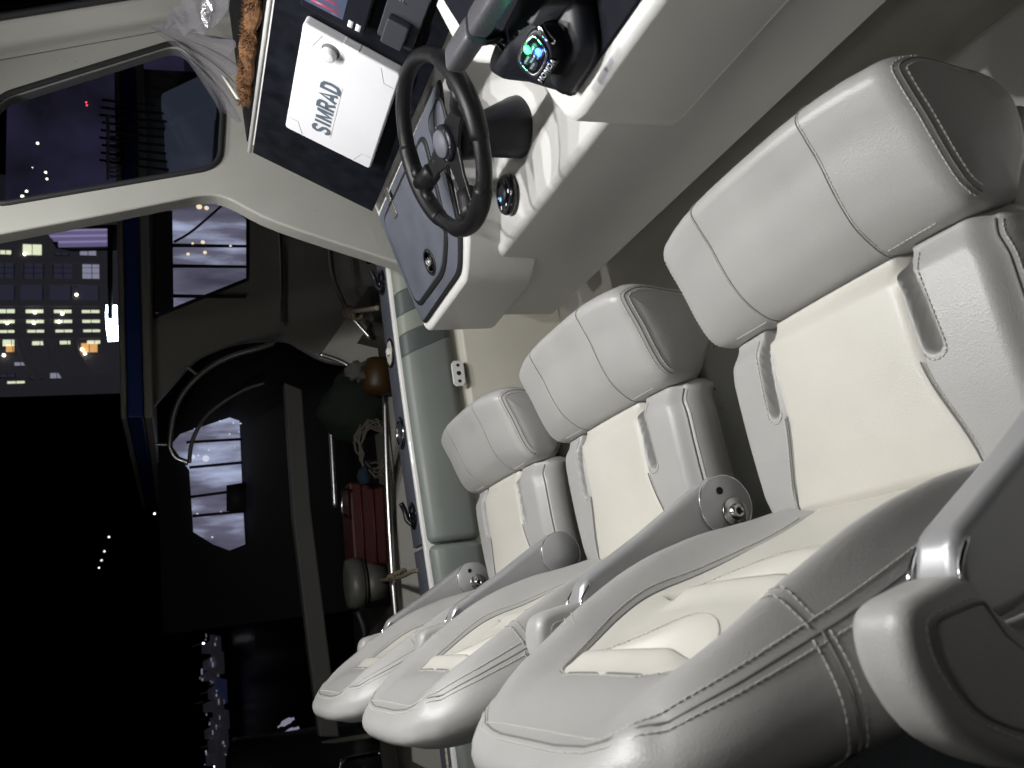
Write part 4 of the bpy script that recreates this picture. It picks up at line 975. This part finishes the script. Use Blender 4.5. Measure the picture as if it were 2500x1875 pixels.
n_.links.new(tc_.outputs['Object'], mp.inputs[0]); n_.links.new(mp.outputs[0], ns.inputs[0]); n_.links.new(ns.outputs[0], cr.inputs[0]); n_.links.new(cr.outputs[0], b_.inputs['Emission Color']); b_.inputs['Emission Strength'].default_value = 1.9
cb_ = thing('cabin_cruiser', 'beige cabin cruiser moored alongside, navy stripe under its roof and a dark arched cockpit opening', 'boat', (1.5, YB+.8, -2.0))
def u(px, py, y=YB): return uy(px, py, y)
XM = u(330, 175).x
arch = smoothpts([u(345, 1030), u(372, 995), u(424, 936), u(475, 880), u(520, 855), u(570, 838), u(620, 830), u(696, 829), u(730, 845), u(780, 872), u(830, 885), u(905, 890)], 4)
bm = bmesh.new(); prism(bm, arch+[V((arch[-1].x, YB, -1.6)), V((XM+.1, YB, -1.6)), V((XM+.02, YB, .14)), V((arch[0].x, YB, .14))], (0, .05, 0)); obj('cabin_side', bm, hullm, cb_, bevel=.01)
bm = bmesh.new(); box(bm, 1.08, XM, YB-.10, YB+2.4, .075, .115); obj('roof_edge', bm, hullm, cb_, bevel=.012)
bm = bmesh.new(); box(bm, 1.08, XM, YB-.115, YB+2.4, .118, .182); obj('roof_stripe', bm, blue, cb_, bevel=.008)
bm = bmesh.new(); box(bm, 1.08, XM, YB-.10, YB+2.4, .185, .212); obj('roof_top', bm, hullm, cb_, bevel=.02)
wnd = [u(380, 520), u(381, 768), u(400, 762), u(600, 682), u(600, 540), u(560, 505), u(470, 490)]
ctr = sum(wnd, V())/len(wnd)
bm = bmesh.new(); prism(bm, [p+V((0, -.004, 0)) for p in [ctr+(p-ctr)*1.06 for p in wnd]], (0, -.010, 0)); obj('window_frame', bm, hulld, cb_)
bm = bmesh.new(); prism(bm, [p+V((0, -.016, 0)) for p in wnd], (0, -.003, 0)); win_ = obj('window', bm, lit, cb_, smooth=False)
bm = bmesh.new()
for y in (605, 655, 728): prism(bm, [u(380, y-6)-V((0, .021, 0)), u(600, y-2)-V((0, .021, 0)), u(600, y+4)-V((0, .021, 0)), u(380, y+3)-V((0, .021, 0))], (0, -.004, 0))
prism(bm, [u(378, 520)-V((0, .021, 0)), u(421, 520)-V((0, .021, 0)), u(424, 760)-V((0, .021, 0)), u(380, 768)-V((0, .021, 0))], (0, -.003, 0))
tube(bm, smoothpts([u(425, 597)-V((0, .03, 0)), u(470, 570)-V((0, .03, 0)), u(545, 505)-V((0, .03, 0))], 5), .006, 6)
obj('window_bars', bm, hulld, cb_, smooth=False)
bm = bmesh.new()
for px, py, r in ((495, 597, .010), (459, 626, .008), (500, 622, .009), (562, 606, .006), (486, 511, .014), (504, 514, .011), (470, 600, .006)):
    lathe(bm, u(px, py)-V((0, .028, 0)), (0, -1, 0), [(r, 0), (r*.7, r*.5)], 12)
obj('window_lights', bm, mat('warm_points', (.8, .7, .5), .5, emit=(1, .82, .55), estr=.9), cb_)  # glowing dots on the pane stand for city lights in the glass
# cockpit interior of the cruiser
bm = bmesh.new(); box(bm, .16, 3.2, YB+.9, YB+.94, -1.2, .08); box(bm, .16, 1.6, YB+.1, YB+.9, -1.28, -1.22); obj('cockpit_back', bm, hulld, cb_)
gl_ = [u(418, 1088, YB+.85), u(440, 1062, YB+.85), u(560, 1022, YB+.85), u(584, 1030, YB+.85), u(592, 1230, YB+.85), u(598, 1330, YB+.85), u(560, 1345, YB+.85), u(520, 1330, YB+.85), u(472, 1300, YB+.85), u(462, 1150, YB+.85)]
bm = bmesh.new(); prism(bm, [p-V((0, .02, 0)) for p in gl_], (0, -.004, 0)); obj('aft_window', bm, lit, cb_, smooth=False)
bm = bmesh.new()
for (a, b2) in (((455, 1083), (590, 1075)), ((462, 1144), (590, 1132)), ((462, 1216), (596, 1198)), ((470, 1262), (600, 1250))):
    tube(bm, [u(*a, YB+.84)-V((0, .03, 0)), u(*b2, YB+.84)-V((0, .03, 0))], .008, 6)
prism(bm, [u(552, 1188, YB+.84)-V((0, .03, 0)), u(600, 1180, YB+.84)-V((0, .03, 0)), u(600, 1250, YB+.84)-V((0, .03, 0)), u(552, 1250, YB+.84)-V((0, .03, 0))], (0, -.01, 0))
obj('aft_window_bars', bm, hulld, cb_)
bm = bmesh.new(); rs = random.Random(5)
for k in range(34):
    px, py = rs.uniform(455, 590), rs.uniform(1030, 1330)
    if py > 1110 and rs.random() < .6: continue
    lathe(bm, u(px, py, YB+.84)-V((0, .028, 0)), (0, -1, 0), [(rs.uniform(.0015, .006), 0), (.001, .003)], 8)
lathe(bm, u(502, 1122, YB+.84)-V((0, .03, 0)), (0, -1, 0), [(.018, 0), (.01, .006)], 12)
lathe(bm, u(470, 1118, YB+.84)-V((0, .03, 0)), (0, -1, 0), [(.012, 0), (.007, .006)], 12)
obj('aft_window_lights', bm, mat('cool_points', (.8, .8, .9), .5, emit=(.8, .85, 1), estr=.7), cb_)  # more glowing dots, painted city lights on the aft pane
# chrome rails
def rail(pts, r, y=YB-.06, par=cb_, nm='grab_rail'):
    bm = bmesh.new(); tube(bm, smoothpts([u(a, b2, y) for a, b2 in pts], 6), r*1.15, 10); return obj(nm, bm, railm, par)
rail([(668, 829), (664, 838), (640, 848), (560, 872), (500, 905), (450, 955), (425, 1010), (415, 1080), (418, 1100), (430, 1118), (460, 1130)], .011, YB-.10)
rail([(645, 935), (600, 950), (540, 985), (500, 1020), (470, 1075), (462, 1130)], .009, YB+.3)
rail([(455, 895), (487, 918)], .007, YB-.08); rail([(378, 1086), (412, 1086)], .007, YB-.08)
rail([(683, 560), (688, 640), (690, 775), (693, 790)], .010, YB-.05)
rail([(808, 1050), (812, 1120), (818, 1240)], .010, YB-.05, nm='stanchion')
rail([(940, 970), (946, 1180), (958, 1400), (968, 1520)], .012, 3.7, nm='rub_rail'); rail([(806, 600), (815, 680), (845, 752), (858, 770)], .010, 3.9)
rail([(862, 778), (904, 825)], .009, 3.9)
bm = bmesh.new(); prism(bm, [u(694, 932), u(738, 950), u(760, 1240), u(800, 1560), u(830, 1800), u(780, 1800), u(750, 1560), u(715, 1260)], (0, .08, 0)); obj('cockpit_coaming', bm, mat('cruiser_shade_trim', (.09, .088, .08), .6), cb_, bevel=.01)
bm = bmesh.new(); prism(bm, [uy(780, 870, 3.9), uy(930, 905, 3.9), uy(965, 1180, 3.75), uy(990, 1500, 3.6), uy(1010, 1860, 3.5), V((-1.2, 3.5, -1.9)), V((1.8, 3.9, -1.9)), uy(900, 700, 4.1)], (0, .05, 0)); obj('side_deck', bm, hullm, cb_)
bm = bmesh.new(); box(bm, -1.6, 4.5, YB-.02, YB+2.2, -2.05, -1.15); obj('hull', bm, hullm, cb_, bevel=.03)
rail([(780, 865), (846, 890), (930, 960)], .010, 3.9, nm='deck_edge')
# things lying on the cruiser's side deck
redm = mat('red_plastic', (.055, .008, .005), .55, bump=.1); 
def crate(px0, py0, px1, py1, y, name, m_, label, cat):
    a, b2, c3, d = uy(px0, py0, y), uy(px1, py0+6, y), uy(px1+10, py1, y), uy(px0+14, py1, y)
    bm = bmesh.new(); prism(bm, [a, b2, c3, d], (0, .22, 0)); o = obj(name, bm, m_, bevel=.015); tag(o, label, cat)
    return o, (a, b2, c3, d)
ck, (a, b2, c3, d) = crate(850, 1175, 940, 1378, 3.95, 'red_box', redm, 'long red plastic box stowed on the neighbouring boat beside its rail', 'box')
bm = bmesh.new()
for t in (.28, .62): prism(bm, [a.lerp(b2, t)-V((0, .003, 0)), a.lerp(b2, t+.04)-V((0, .003, 0)), d.lerp(c3, t+.04)-V((0, .003, 0)), d.lerp(c3, t)-V((0, .003, 0))], (0, -.006, 0))
obj('box_rib', bm, mat('dark_red', (.10, .012, .01), .6), ck)
tube_ = bmesh.new(); tube(tube_, smoothpts([uy(852, 1195, 3.93), uy(838, 1200, 3.9), uy(836, 1250, 3.9), uy(850, 1262, 3.93)], 4), .008, 8); obj('box_handle', tube_, chrome, ck)
def blob(name, c0, rad, m_, label, cat, seed, amp=.25, sub=3):
    bm = bmesh.new(); bmesh.ops.create_icosphere(bm, subdivisions=sub, radius=1); rs = random.Random(seed); ph = [rs.uniform(0, 6) for _ in range(9)]
    for v in bm.verts:
        d = v.co.normalized(); f = 1+amp*(math.sin(d.x*5+ph[0])*math.sin(d.y*4+ph[1])+.6*math.sin(d.z*9+ph[2]+d.x*6)+.4*math.sin(d.y*13+ph[3]+d.z*8))
        v.co = c0+V((d.x*rad[0]*f, d.y*rad[1]*f, d.z*rad[2]*f))
    return tag(obj(name, bm, m_), label, cat)
greenm = mat('dark_green_cloth', (.005, .011, .006), .9, bump=.6, bscale=60)
blob('green_bag', uy(868, 995, 4.0), (.16, .12, .17), greenm, 'dark green cloth bag slumped on the neighbouring boat', 'bag', 2, .12)
blob('white_rag', uy(872, 908, 3.85), (.045, .04, .055), mat('white_cloth', (.09, .088, .08), .9, bump=.6, bscale=80), 'crumpled white rag beside the yellow fender on the neighbouring boat', 'rag', 4, .3)
bm = bmesh.new(); p0, p1 = uy(925, 875, 3.85), uy(922, 965, 3.85)
tube(bm, [p0.lerp(p1, t) for t in (0, .06, .2, .5, .8, .94, 1)], [.02, .06, .075, .08, .075, .06, .02], 16); tag(obj('yellow_fender', bm, mat('ochre_vinyl', (.045, .021, .004), .5)), 'ochre yellow fender lying beside the white rag on the neighbouring boat', 'fender')
bm = bmesh.new(); c0 = uy(922, 1105, 3.85); rs = random.Random(9)
for k in range(7):
    P_ = [c0+V(((.11+rs.uniform(-.02, .02))*math.cos(t)+.01*k, .01*k+.01*rs.random(), (.075+rs.uniform(-.015, .015))*math.sin(t))) for t in [2*math.pi*j/20 for j in range(20)]]
    tube(bm, P_, .006, 6, closed=True)
tag(obj('rope_coil', bm, mat('old_rope', (.09, .08, .065), .9)), 'loose coil of pale rope hanging beside the red box on the neighbouring boat', 'rope')
blob('blue_cloth', uy(890, 1162, 3.86), (.05, .03, .03), mat('blue_cloth', (.006, .022, .04), .9), 'small bright blue cloth between the rope coil and the red box', 'cloth', 6, .3, 2)
# outboard motor
om = thing('outboard_motor', 'pale grey outboard motor clamped at the stern rail of the neighbouring boat', 'outboard motor', uy(900, 1430, 3.85))
ob = mat('motor_grey', (.085, .084, .075), .45, var=.1)
q0, q1 = uy(850, 1425, 3.85), uy(948, 1418, 3.85); dd = (q1-q0)
def seg(t0, t1_, r0, r1_, nm, m_=ob):
    bm = bmesh.new(); a, b2 = q0+dd*t0, q0+dd*t1_
    tube(bm, [a, a.lerp(b2, .08), a.lerp(b2, .5), a.lerp(b2, .92), b2], [r0*.55, r0, (r0+r1_)/2*1.03, r1_, r1_*.6], 20, flat=.8); return obj(nm, bm, m_, om)
seg(-.06, .34, .115, .125, 'cowling'); seg(.33, .40, .118, .112, 'cowl_band', hulld); seg(.39, .95, .10, .075, 'midsection')
bm = bmesh.new(); a = q0+dd*.12; tube(bm, smoothpts([a+V((-.12, -.05, 0)), a+V((-.20, -.06, -.02)), a+V((-.26, -.05, -.02))], 4), .018, 8); obj('tiller', bm, blk, om)
bm = bmesh.new(); tube(bm, smoothpts([uy(925, 1418, 3.84), uy(975, 1410, 3.3), uy(1005, 1396, 2.95), uy(1022, 1392, 2.86)], 6), .008, 6)
for k in range(5): torus(bm, uy(955+7*k, 1410-3*k, 3.5-.05*k), (1, 1, 0), .014, .006, 12, 6)
tag(obj('mooring_line', bm, mat('mooring_rope', (.16, .13, .09), .9)), 'knotted brown mooring line between the gunwale and the neighbouring outboard', 'rope')
bm = bmesh.new(); tube(bm, smoothpts([uy(922, 752, 2.9), uy(890, 757, 3.3), uy(850, 762, 3.8)], 6), .010, 6)
for k in range(4): torus(bm, uy(850+8*k, 762+2*k, 3.75-.03*k), (1, 1, .3), .022, .010, 12, 6)
tag(obj('mooring_line', bm, MATS['mooring_rope']), 'dark mooring line tied to the chrome rail foot, forward near the console', 'rope')
bm = bmesh.new(); tube(bm, smoothpts([u(850, 500, 3.95), u(885, 560, 3.95), u(905, 640, 3.95)], 6), .025, 10); tag(obj('fender_hose', bm, hulld), 'thick dark hose curving along the neighbouring hull behind the chrome rail', 'hose')
# dark tender astern with a grey rub rail and a bent chrome arm
td = thing('tender', 'black inflatable tender astern of the cruiser with a thin grey rub rail', 'boat', (-1.0, 5.6, -2.0))
bm = bmesh.new(); tube(bm, smoothpts([uy(551, 1850, 6.4), uy(700, 1828, 6.2), uy(904, 1796, 5.6)], 6), .016, 8); obj('rub_rail', bm, hullm, td)
bm = bmesh.new(); tube(bm, smoothpts([uy(570, 1880, 6.45), uy(720, 1862, 6.3), uy(930, 1826, 5.8)], 6), .20, 16); obj('tube', bm, hulld, td)
bm = bmesh.new(); tube(bm, smoothpts([uy(828, 1885, 5.2), uy(833, 1862, 5.2), uy(850, 1853, 5.2), uy(930, 1838, 5.0)], 6), .012, 8); obj('rail_arm', bm, steel, td)
for k, (p, q_, r) in enumerate((((678, 1776), (700, 1762), (718, 1754)), ((682, 1818), (702, 1790), (730, 1776)))):
    bm = bmesh.new(); tube(bm, smoothpts([uy(*p, 6.8), uy(*q_, 6.8), uy(*r, 6.8)], 5), [.006]*3+[.02]*5+[.01]*3, 8); obj('painted_glint', bm, mat('pale_glow', (.5, .5, .55), .3, emit=(.55, .5, .7), estr=.35) if k == 0 else MATS['pale_glow'], td)  # self-glowing arcs paint the shiny highlights by the tender
bm = bmesh.new(); P_ = [uy(425, 1455, 6.4), uy(432, 1448, 6.4), uy(470, 1428, 6.4)]; tube(bm, P_, .018, 8); tube(bm, [p-V((0, 0, .05)) for p in P_], .012, 8)
tag(obj('stern_rail', bm, steel), 'two short slanting chrome bars at the dark stern of the cruiser', 'rail')
# ---- the big building across the water
YF = 130.0; K = YF/40
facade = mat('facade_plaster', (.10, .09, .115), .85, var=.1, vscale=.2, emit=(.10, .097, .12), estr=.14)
paned = mat('dark_pane', (.015, .017, .025), .25, emit=(.05, .05, .085), estr=.4)
panel_ = mat('lit_pane', (.6, .6, .5), .6, emit=(.85, .92, .66), estr=.85, var=.25, vscale=.6)
panew = mat('warm_pane', (.6, .4, .2), .6, emit=(.95, .50, .18), estr=.7, var=.3, vscale=.5)
panep = mat('pale_pane', (.3, .3, .35), .6, emit=(.38, .38, .52), estr=.55)
hb = thing('waterfront_building', 'long grey waterfront building with rows of lit and dark windows across the water', 'building', (50, YF+4, -2.0))
bm = bmesh.new(); box(bm, 41, 72, YF, YF+10, 4.2, 42); obj('wall', bm, facade, hb, smooth=False)
bm = bmesh.new(); box(bm, 40, 75, YF-1, YF+10, -2, 4.2); obj('base_wall', bm, hulld, hb, smooth=False)
def bwin(px, py, w_, h_, m_, par=hb, split=2, splh=1, depth=.25):
    """window whose centre lies at zoomed-photo pixel px,py; w_ along the wall, h_ upright (pixels)"""
    f = bmesh.new(); c0 = uy(px/3.16, 500+py/3.16, YF); a = abs((uy(px/3.16, 500+py/3.16+w_/3.16/2, YF)-c0).x); b2 = abs((uy((px+h_/2)/3.16, 500+py/3.16, YF)-c0).z)
    box(f, c0.x-a*1.05, c0.x+a*1.05, YF-.12, YF+.05, c0.z-b2*1.04, c0.z+b2*1.04); fr = obj('window', f, hulld, par, smooth=False)
    p = bmesh.new()
    for i in range(split):
        for j in range(splh):
            z0 = c0.z-b2+2*b2*i/split+.05; z1 = c0.z-b2+2*b2*(i+1)/split-.05; x0 = c0.x-a+2*a*j/splh+.05; x1 = c0.x-a+2*a*(j+1)/splh-.05
            box(p, x0, x1, YF-.18, YF-.10, z0, z1)
    obj('pane', p, m_, fr, smooth=False)
for i, px in enumerate((-10+60, 268, 485, 700)):
    bwin(px, 830+2*i, 46, 140, panel_); bwin(px+4, 911, 44, 140, panel_); bwin(px+10, 986, 44, 136, panel_)
    bwin(px-5+8*i-10, 510, 130, 150, panep if i == 3 else paned, split=2, splh=3)
    bwin(px-25, 690, 150, 175, paned, split=1, splh=1)
for px, py, w_, h_, m_ in ((45, 370, 34, 90, panel_), (250, 350, 85, 150, panel_), (475, 380, 26, 110, paned), (680, 370, 50, 130, panep),
                           (90, 1065, 60, 140, panel_), (310, 1070, 34, 125, panel_), (520, 1065, 30, 120, panel_), (730, 1062, 30, 120, panel_),
                           (100, 1110, 60, 110, panew), (690, 1105, 75, 130, panew), (690, 612, 14, 150, panew), (160, 1230, 30, 100, panep), (440, 1320, 45, 110, panep), (125, 1372, 22, 140, panel_), (60, 1320, 30, 120, paned), (280, 1330, 30, 90, paned)):
    bwin(px, py, w_, h_, m_)
bm = bmesh.new()
for px, py in ((190, 380), (268, 830), (480, 840), (262, 911), (455, 902), (590, 693), (633, 1115), (655, 1148), (30, 1160), (55, 912)):
    c0 = uy(px/3.16, 500+py/3.16, YF-.6); bmesh.ops.create_icosphere(bm, subdivisions=2, radius=.22, matrix=Matrix.Translation(c0))
obj('wall_lamp', bm, mat('lamp_warm', (1, .9, .7), .5, emit=(1, .92, .7), estr=5), hb)
for i, py in enumerate((430, 600, 768, 870, 948, 1022)):
    a = uy(0, 500+py/3.16, YF).x; bm = bmesh.new(); box(bm, a-.45, a+.45, YF-.55, YF, 6.5, 42); obj('pilaster', bm, facade, hb, smooth=False)
for px in (-60, 140, 365, 580, 790):
    zz = uy(px/3.16, 500+700/3.16, YF).z; bm = bmesh.new(); box(bm, 44, 71, YF-.35, YF-.02, zz-.35, zz+.35); obj('floor_band', bm, facade, hb, smooth=False)
# curved drape-like fins on the lower storeys
fin = bmesh.new()
for bx in (150, 360, 570):
    P_ = smoothpts([uy((bx+a)/3.16, 500+b2/3.16, YF-.5) for a, b2 in ((0, 1050), (20, 1130), (60, 1210), (120, 1290), (150, 1340))], 5)
    tube(fin, P_, .5, 8)
obj('curved_fin', fin, facade, hb)
# dark finger pier roof in front with violet ribs
pr = thing('pier_canopy', 'ribbed pale violet canopy under the windshield strut, over the water', 'canopy', (55, 90, 2))
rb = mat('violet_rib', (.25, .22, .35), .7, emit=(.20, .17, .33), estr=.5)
for k in range(9):
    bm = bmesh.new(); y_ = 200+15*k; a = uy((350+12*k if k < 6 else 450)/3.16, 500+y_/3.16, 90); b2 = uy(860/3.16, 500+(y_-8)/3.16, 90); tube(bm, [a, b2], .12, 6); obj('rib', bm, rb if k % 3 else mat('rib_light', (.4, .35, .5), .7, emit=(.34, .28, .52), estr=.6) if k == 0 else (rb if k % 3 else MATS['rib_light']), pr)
bm = bmesh.new(); prism(bm, [uy((px)/3.16, 500+py/3.16, 91) for px, py in ((340, 180), (430, 320), (560, 345), (900, 335), (900, 150))], (0, .5, 0)); obj('canopy_back', bm, hulld, pr)
# floodlight on a mast across the water
fl = thing('floodlight_mast', 'blazing white floodlight on a thin dark mast in front of the building', 'floodlight', uy(272, 870, 80))
bm = bmesh.new(); prism(bm, [uy(px/3.16, 500+py/3.16, 80) for px, py in ((820, 775), (838, 775), (840, 830), (856, 885), (905, 915), (908, 1040), (835, 1045), (822, 960), (815, 850))], (0, .3, 0)); prism(bm, [uy(px/3.16, 500+py/3.16, 80) for px, py in ((872, 775), (900, 775), (903, 905), (880, 880), (862, 860))], (0, .3, 0))
obj('lamp_face', bm, mat('floodlight_face', (1, 1, 1), .5, emit=(.70, .85, 1), estr=25), fl)
bm = bmesh.new(); tube(bm, [uy(848/3.16, 500+180/3.16, 79.5), uy(850/3.16, 500+880/3.16, 79.5)], .22, 8); obj('mast', bm, hulld, fl)
# ---- seen through the side window: piling, stairs, boxes standing for reflections, far lights
ld = thing('dock_ladder', 'pale rungs of a ladder against the cruiser roof, behind the side window', 'ladder', uy(280, 400, 4.0))
for k in range(11):
    bm = bmesh.new(); y_ = 1020+34*k; tube(bm, [uy(850/3.16, y_/3.16, 4.0), uy(915/3.16, (y_+4)/3.16, 4.0)], .007, 6); obj('rung', bm, hullm, ld)
bm = bmesh.new(); tube(bm, smoothpts([uy(860/3.16, 893/3.16, 3.98), uy(833/3.16, 905/3.16, 3.98), uy(832/3.16, 1000/3.16, 3.98), uy(834/3.16, 1380/3.16, 3.98)], 5), .007, 6); obj('side_rail', bm, hullm, ld)
bm = bmesh.new()
for k in range(9): tube(bm, smoothpts([uy((790-10*(k % 3))/3.16, (770+58*k)/3.16, 4.0), uy(1050/3.16, (800+60*k)/3.16, 3.95), uy(1300/3.16, (815+62*k)/3.16, 4.0)], 5), .006, 6)
tag(obj('hanging_lines', bm, hulld), 'slack dark lines strung across the cruiser roof behind the side window', 'rope')
for i, (pts, sh, lab) in enumerate((([(1235, 715), (1545, 570), (1690, 760), (1320, 950)], .10, 'upper'), ([(1262, 980), (1560, 830), (1660, 870), (1640, 1190), (1295, 1205)], .16, 'lower'))):
    bm = bmesh.new(); prism(bm, [uy(a/3.16, b2/3.16, 3.9) for a, b2 in pts], (0, .2, 0))
    tag(obj('reflected_box', bm, mat('reflected_box_%d' % i, (sh, sh, sh*1.25), .6, var=.15, emit=(.07, .085, .12), estr=.45), bevel=.02), ('dull green-grey stand-in for a reflected box, the upper of the two behind the side window' if i == 0 else 'bluish grey stand-in for a reflected box, the lower of the two behind the side window'), 'box')  # stand-ins for faint reflections in the side window, with glow added
HL = ['yellow light nearest the ladder in the upper side window', 'upper of two close yellow lights low in the side window', 'lower of two close yellow lights low in the side window',
      'upper yellow light in the bottom corner of the side window', 'brightest yellow light in the bottom corner of the side window', 'upper of the twin red harbour lights', 'lower of the twin red harbour lights',
      'faint light on top of the ladder rail behind the window', 'faint white light seen against the lower reflected box', 'warm white light beside the lower reflected box', 'dim speck between the two reflected boxes', 'dimmest speck just left of the two close yellow lights']
for hi, (px, py, col, r) in enumerate(((290, 1105, (1, 1, .65), .22), (352, 1330, (1, 1, .6), .20), (362, 1380, (1, 1, .6), .18), (205, 1475, (1, 1, .65), .22), (172, 1515, (1, 1, .6), .26), (665, 790, (1, .05, .1), .14), (670, 812, (1, .05, .1), .14), (925, 662, (.8, .8, .9), .1), (1357, 1030, (.8, .8, .9), .12), (1540, 1007, (1, .9, .8), .16), (1415, 893, (.8, .8, .8), .08), (250, 1293, (.7, .7, .8), .08))):
    bm = bmesh.new(); c0 = uy(px/3.16, py/3.16, 60.0 if px < 800 else 30.0); bmesh.ops.create_icosphere(bm, subdivisions=2, radius=r*(.38 if px < 800 else .18), matrix=Matrix.Translation(c0))
    mn = 'far_red' if col[1] < .2 else ('far_yellow' if col[2] < .7 else 'far_white')
    m_ = MATS.get(mn) or mat(mn, col, .5, emit=col, estr=6)
    tag(obj('harbour_light', bm, m_), HL[hi], 'light', 'harbour lights behind the side window')
# building far behind the window, its violet light painted as emission
bm = bmesh.new(); prism(bm, [uy(px/3.16, py/3.16, 70) for px, py in ((60, 520), (1300, 300), (1750, 700), (1750, 1300), (900, 1480), (40, 1560))], (0, 1, 0))
vb = bpy.data.materials.new('violet_glow_facade'); vb.use_nodes = True; n_ = vb.node_tree; b_ = n_.nodes['Principled BSDF']; b_.inputs['Base Color'].default_value = (.02, .02, .03, 1); b_.inputs['Roughness'].default_value = .9
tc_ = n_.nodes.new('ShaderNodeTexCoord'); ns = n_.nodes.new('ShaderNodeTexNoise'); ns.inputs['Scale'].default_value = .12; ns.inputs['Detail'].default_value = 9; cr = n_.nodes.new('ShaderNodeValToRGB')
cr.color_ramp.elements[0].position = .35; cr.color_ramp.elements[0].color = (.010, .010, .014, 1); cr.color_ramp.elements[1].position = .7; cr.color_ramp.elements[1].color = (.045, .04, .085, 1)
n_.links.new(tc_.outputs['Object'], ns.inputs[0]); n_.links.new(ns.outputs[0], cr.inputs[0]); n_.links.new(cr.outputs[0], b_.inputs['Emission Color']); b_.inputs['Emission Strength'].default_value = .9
tag(obj('harbour_shed', bm, vb, smooth=False), 'dim harbour shed with painted violet glow filling the side window beyond the cruiser', 'building')
# ---- distant marina astern
dimw = mat('marina_hull', (.3, .28, .36), .6, emit=(.12, .115, .14), estr=.07); dimb = mat('marina_blue', (.06, .08, .3), .6, emit=(.05, .06, .16), estr=.12)
rs = random.Random(11)
for k, (px, py) in enumerate(((515, 1580), (520, 1620), (512, 1650), (530, 1690), (520, 1725), (535, 1760), (522, 1790), (532, 1820), (525, 1850))):
    c0 = uy(px, py, 34+rs.uniform(-3, 3)); t = thing('moored_boat', 'tiny moored motorboat', 'boat', c0, 'moored boats of the far marina')
    t['label'] = 'tiny dim motorboat, '+('first', 'second', 'third', 'fourth, bluish,', 'fifth', 'sixth', 'seventh', 'eighth', 'last')[k]+' in the far marina row counted from the dock light'
    L_ = rs.uniform(.45, .95); bm = bmesh.new(); prism(bm, [c0+V((-L_*.5, 0, -.35)), c0+V((L_*.45, 0, -.35)), c0+V((L_*.6, 0, 0)), c0+V((-L_*.55, 0, 0))], (0, .8, 0)); obj('hull', bm, dimb if k == 3 else dimw, t)
    bm = bmesh.new(); prism(bm, [c0+V((-L_*.3, .1, .02)), c0+V((L_*.3, .1, .02)), c0+V((L_*.15, .1, .3)), c0+V((-L_*.25, .1, .3))], (0, .5, 0)); obj('cabin', bm, dimw, t)
    if k in (0, 3, 4, 7): bm = bmesh.new(); tube(bm, [c0+V((.2*rs.random(), .2, .3)), c0+V((.2*rs.random(), .2, .45+.35*rs.random()))], .012, 5); obj('mast', bm, dimw, t)
    for q_ in range(4): bm = bmesh.new(); p_ = c0+V((rs.uniform(-.45, .45), 0, rs.uniform(-.25, .35))); e1, e2 = rs.uniform(.01, .09), rs.uniform(.008, .022); box(bm, p_.x-e1, p_.x+e1, p_.y-.05, p_.y, p_.z-e2, p_.z+e2); obj('cabin_light', bm, MATS['pale_glow'], t)
AL = ['yellowish dock light at the head of the far marina row', 'pale light just below the yellowish dock light astern', 'pale light where the far marina boats begin', 'brightest lone point of light over the cruiser roof', 'first of four faint specks in the dark sky astern', 'second of four faint specks in the dark sky astern', 'third of four faint specks in the dark sky astern', 'last of four faint specks in the dark sky astern', 'pale light at the bottom end of the far marina row']
for ai, (px, py, r, nm) in enumerate(((492, 1481, .12, 'far_yellow'), (494, 1517, .07, 'far_white'), (497, 1571, .08, 'far_white'), (377, 1254, .06, 'far_white'), (266, 1311, .05, 'far_white'), (255, 1346, .04, 'far_white'), (248, 1368, .04, 'far_white'), (242, 1386, .04, 'far_white'), (525, 1870, .1, 'far_white'))):
    bm = bmesh.new(); bmesh.ops.create_icosphere(bm, subdivisions=2, radius=r*.6, matrix=Matrix.Translation(uy(px, py, 40)))
    tag(obj('harbour_light', bm, MATS[nm]), AL[ai], 'light', 'harbour lights astern')
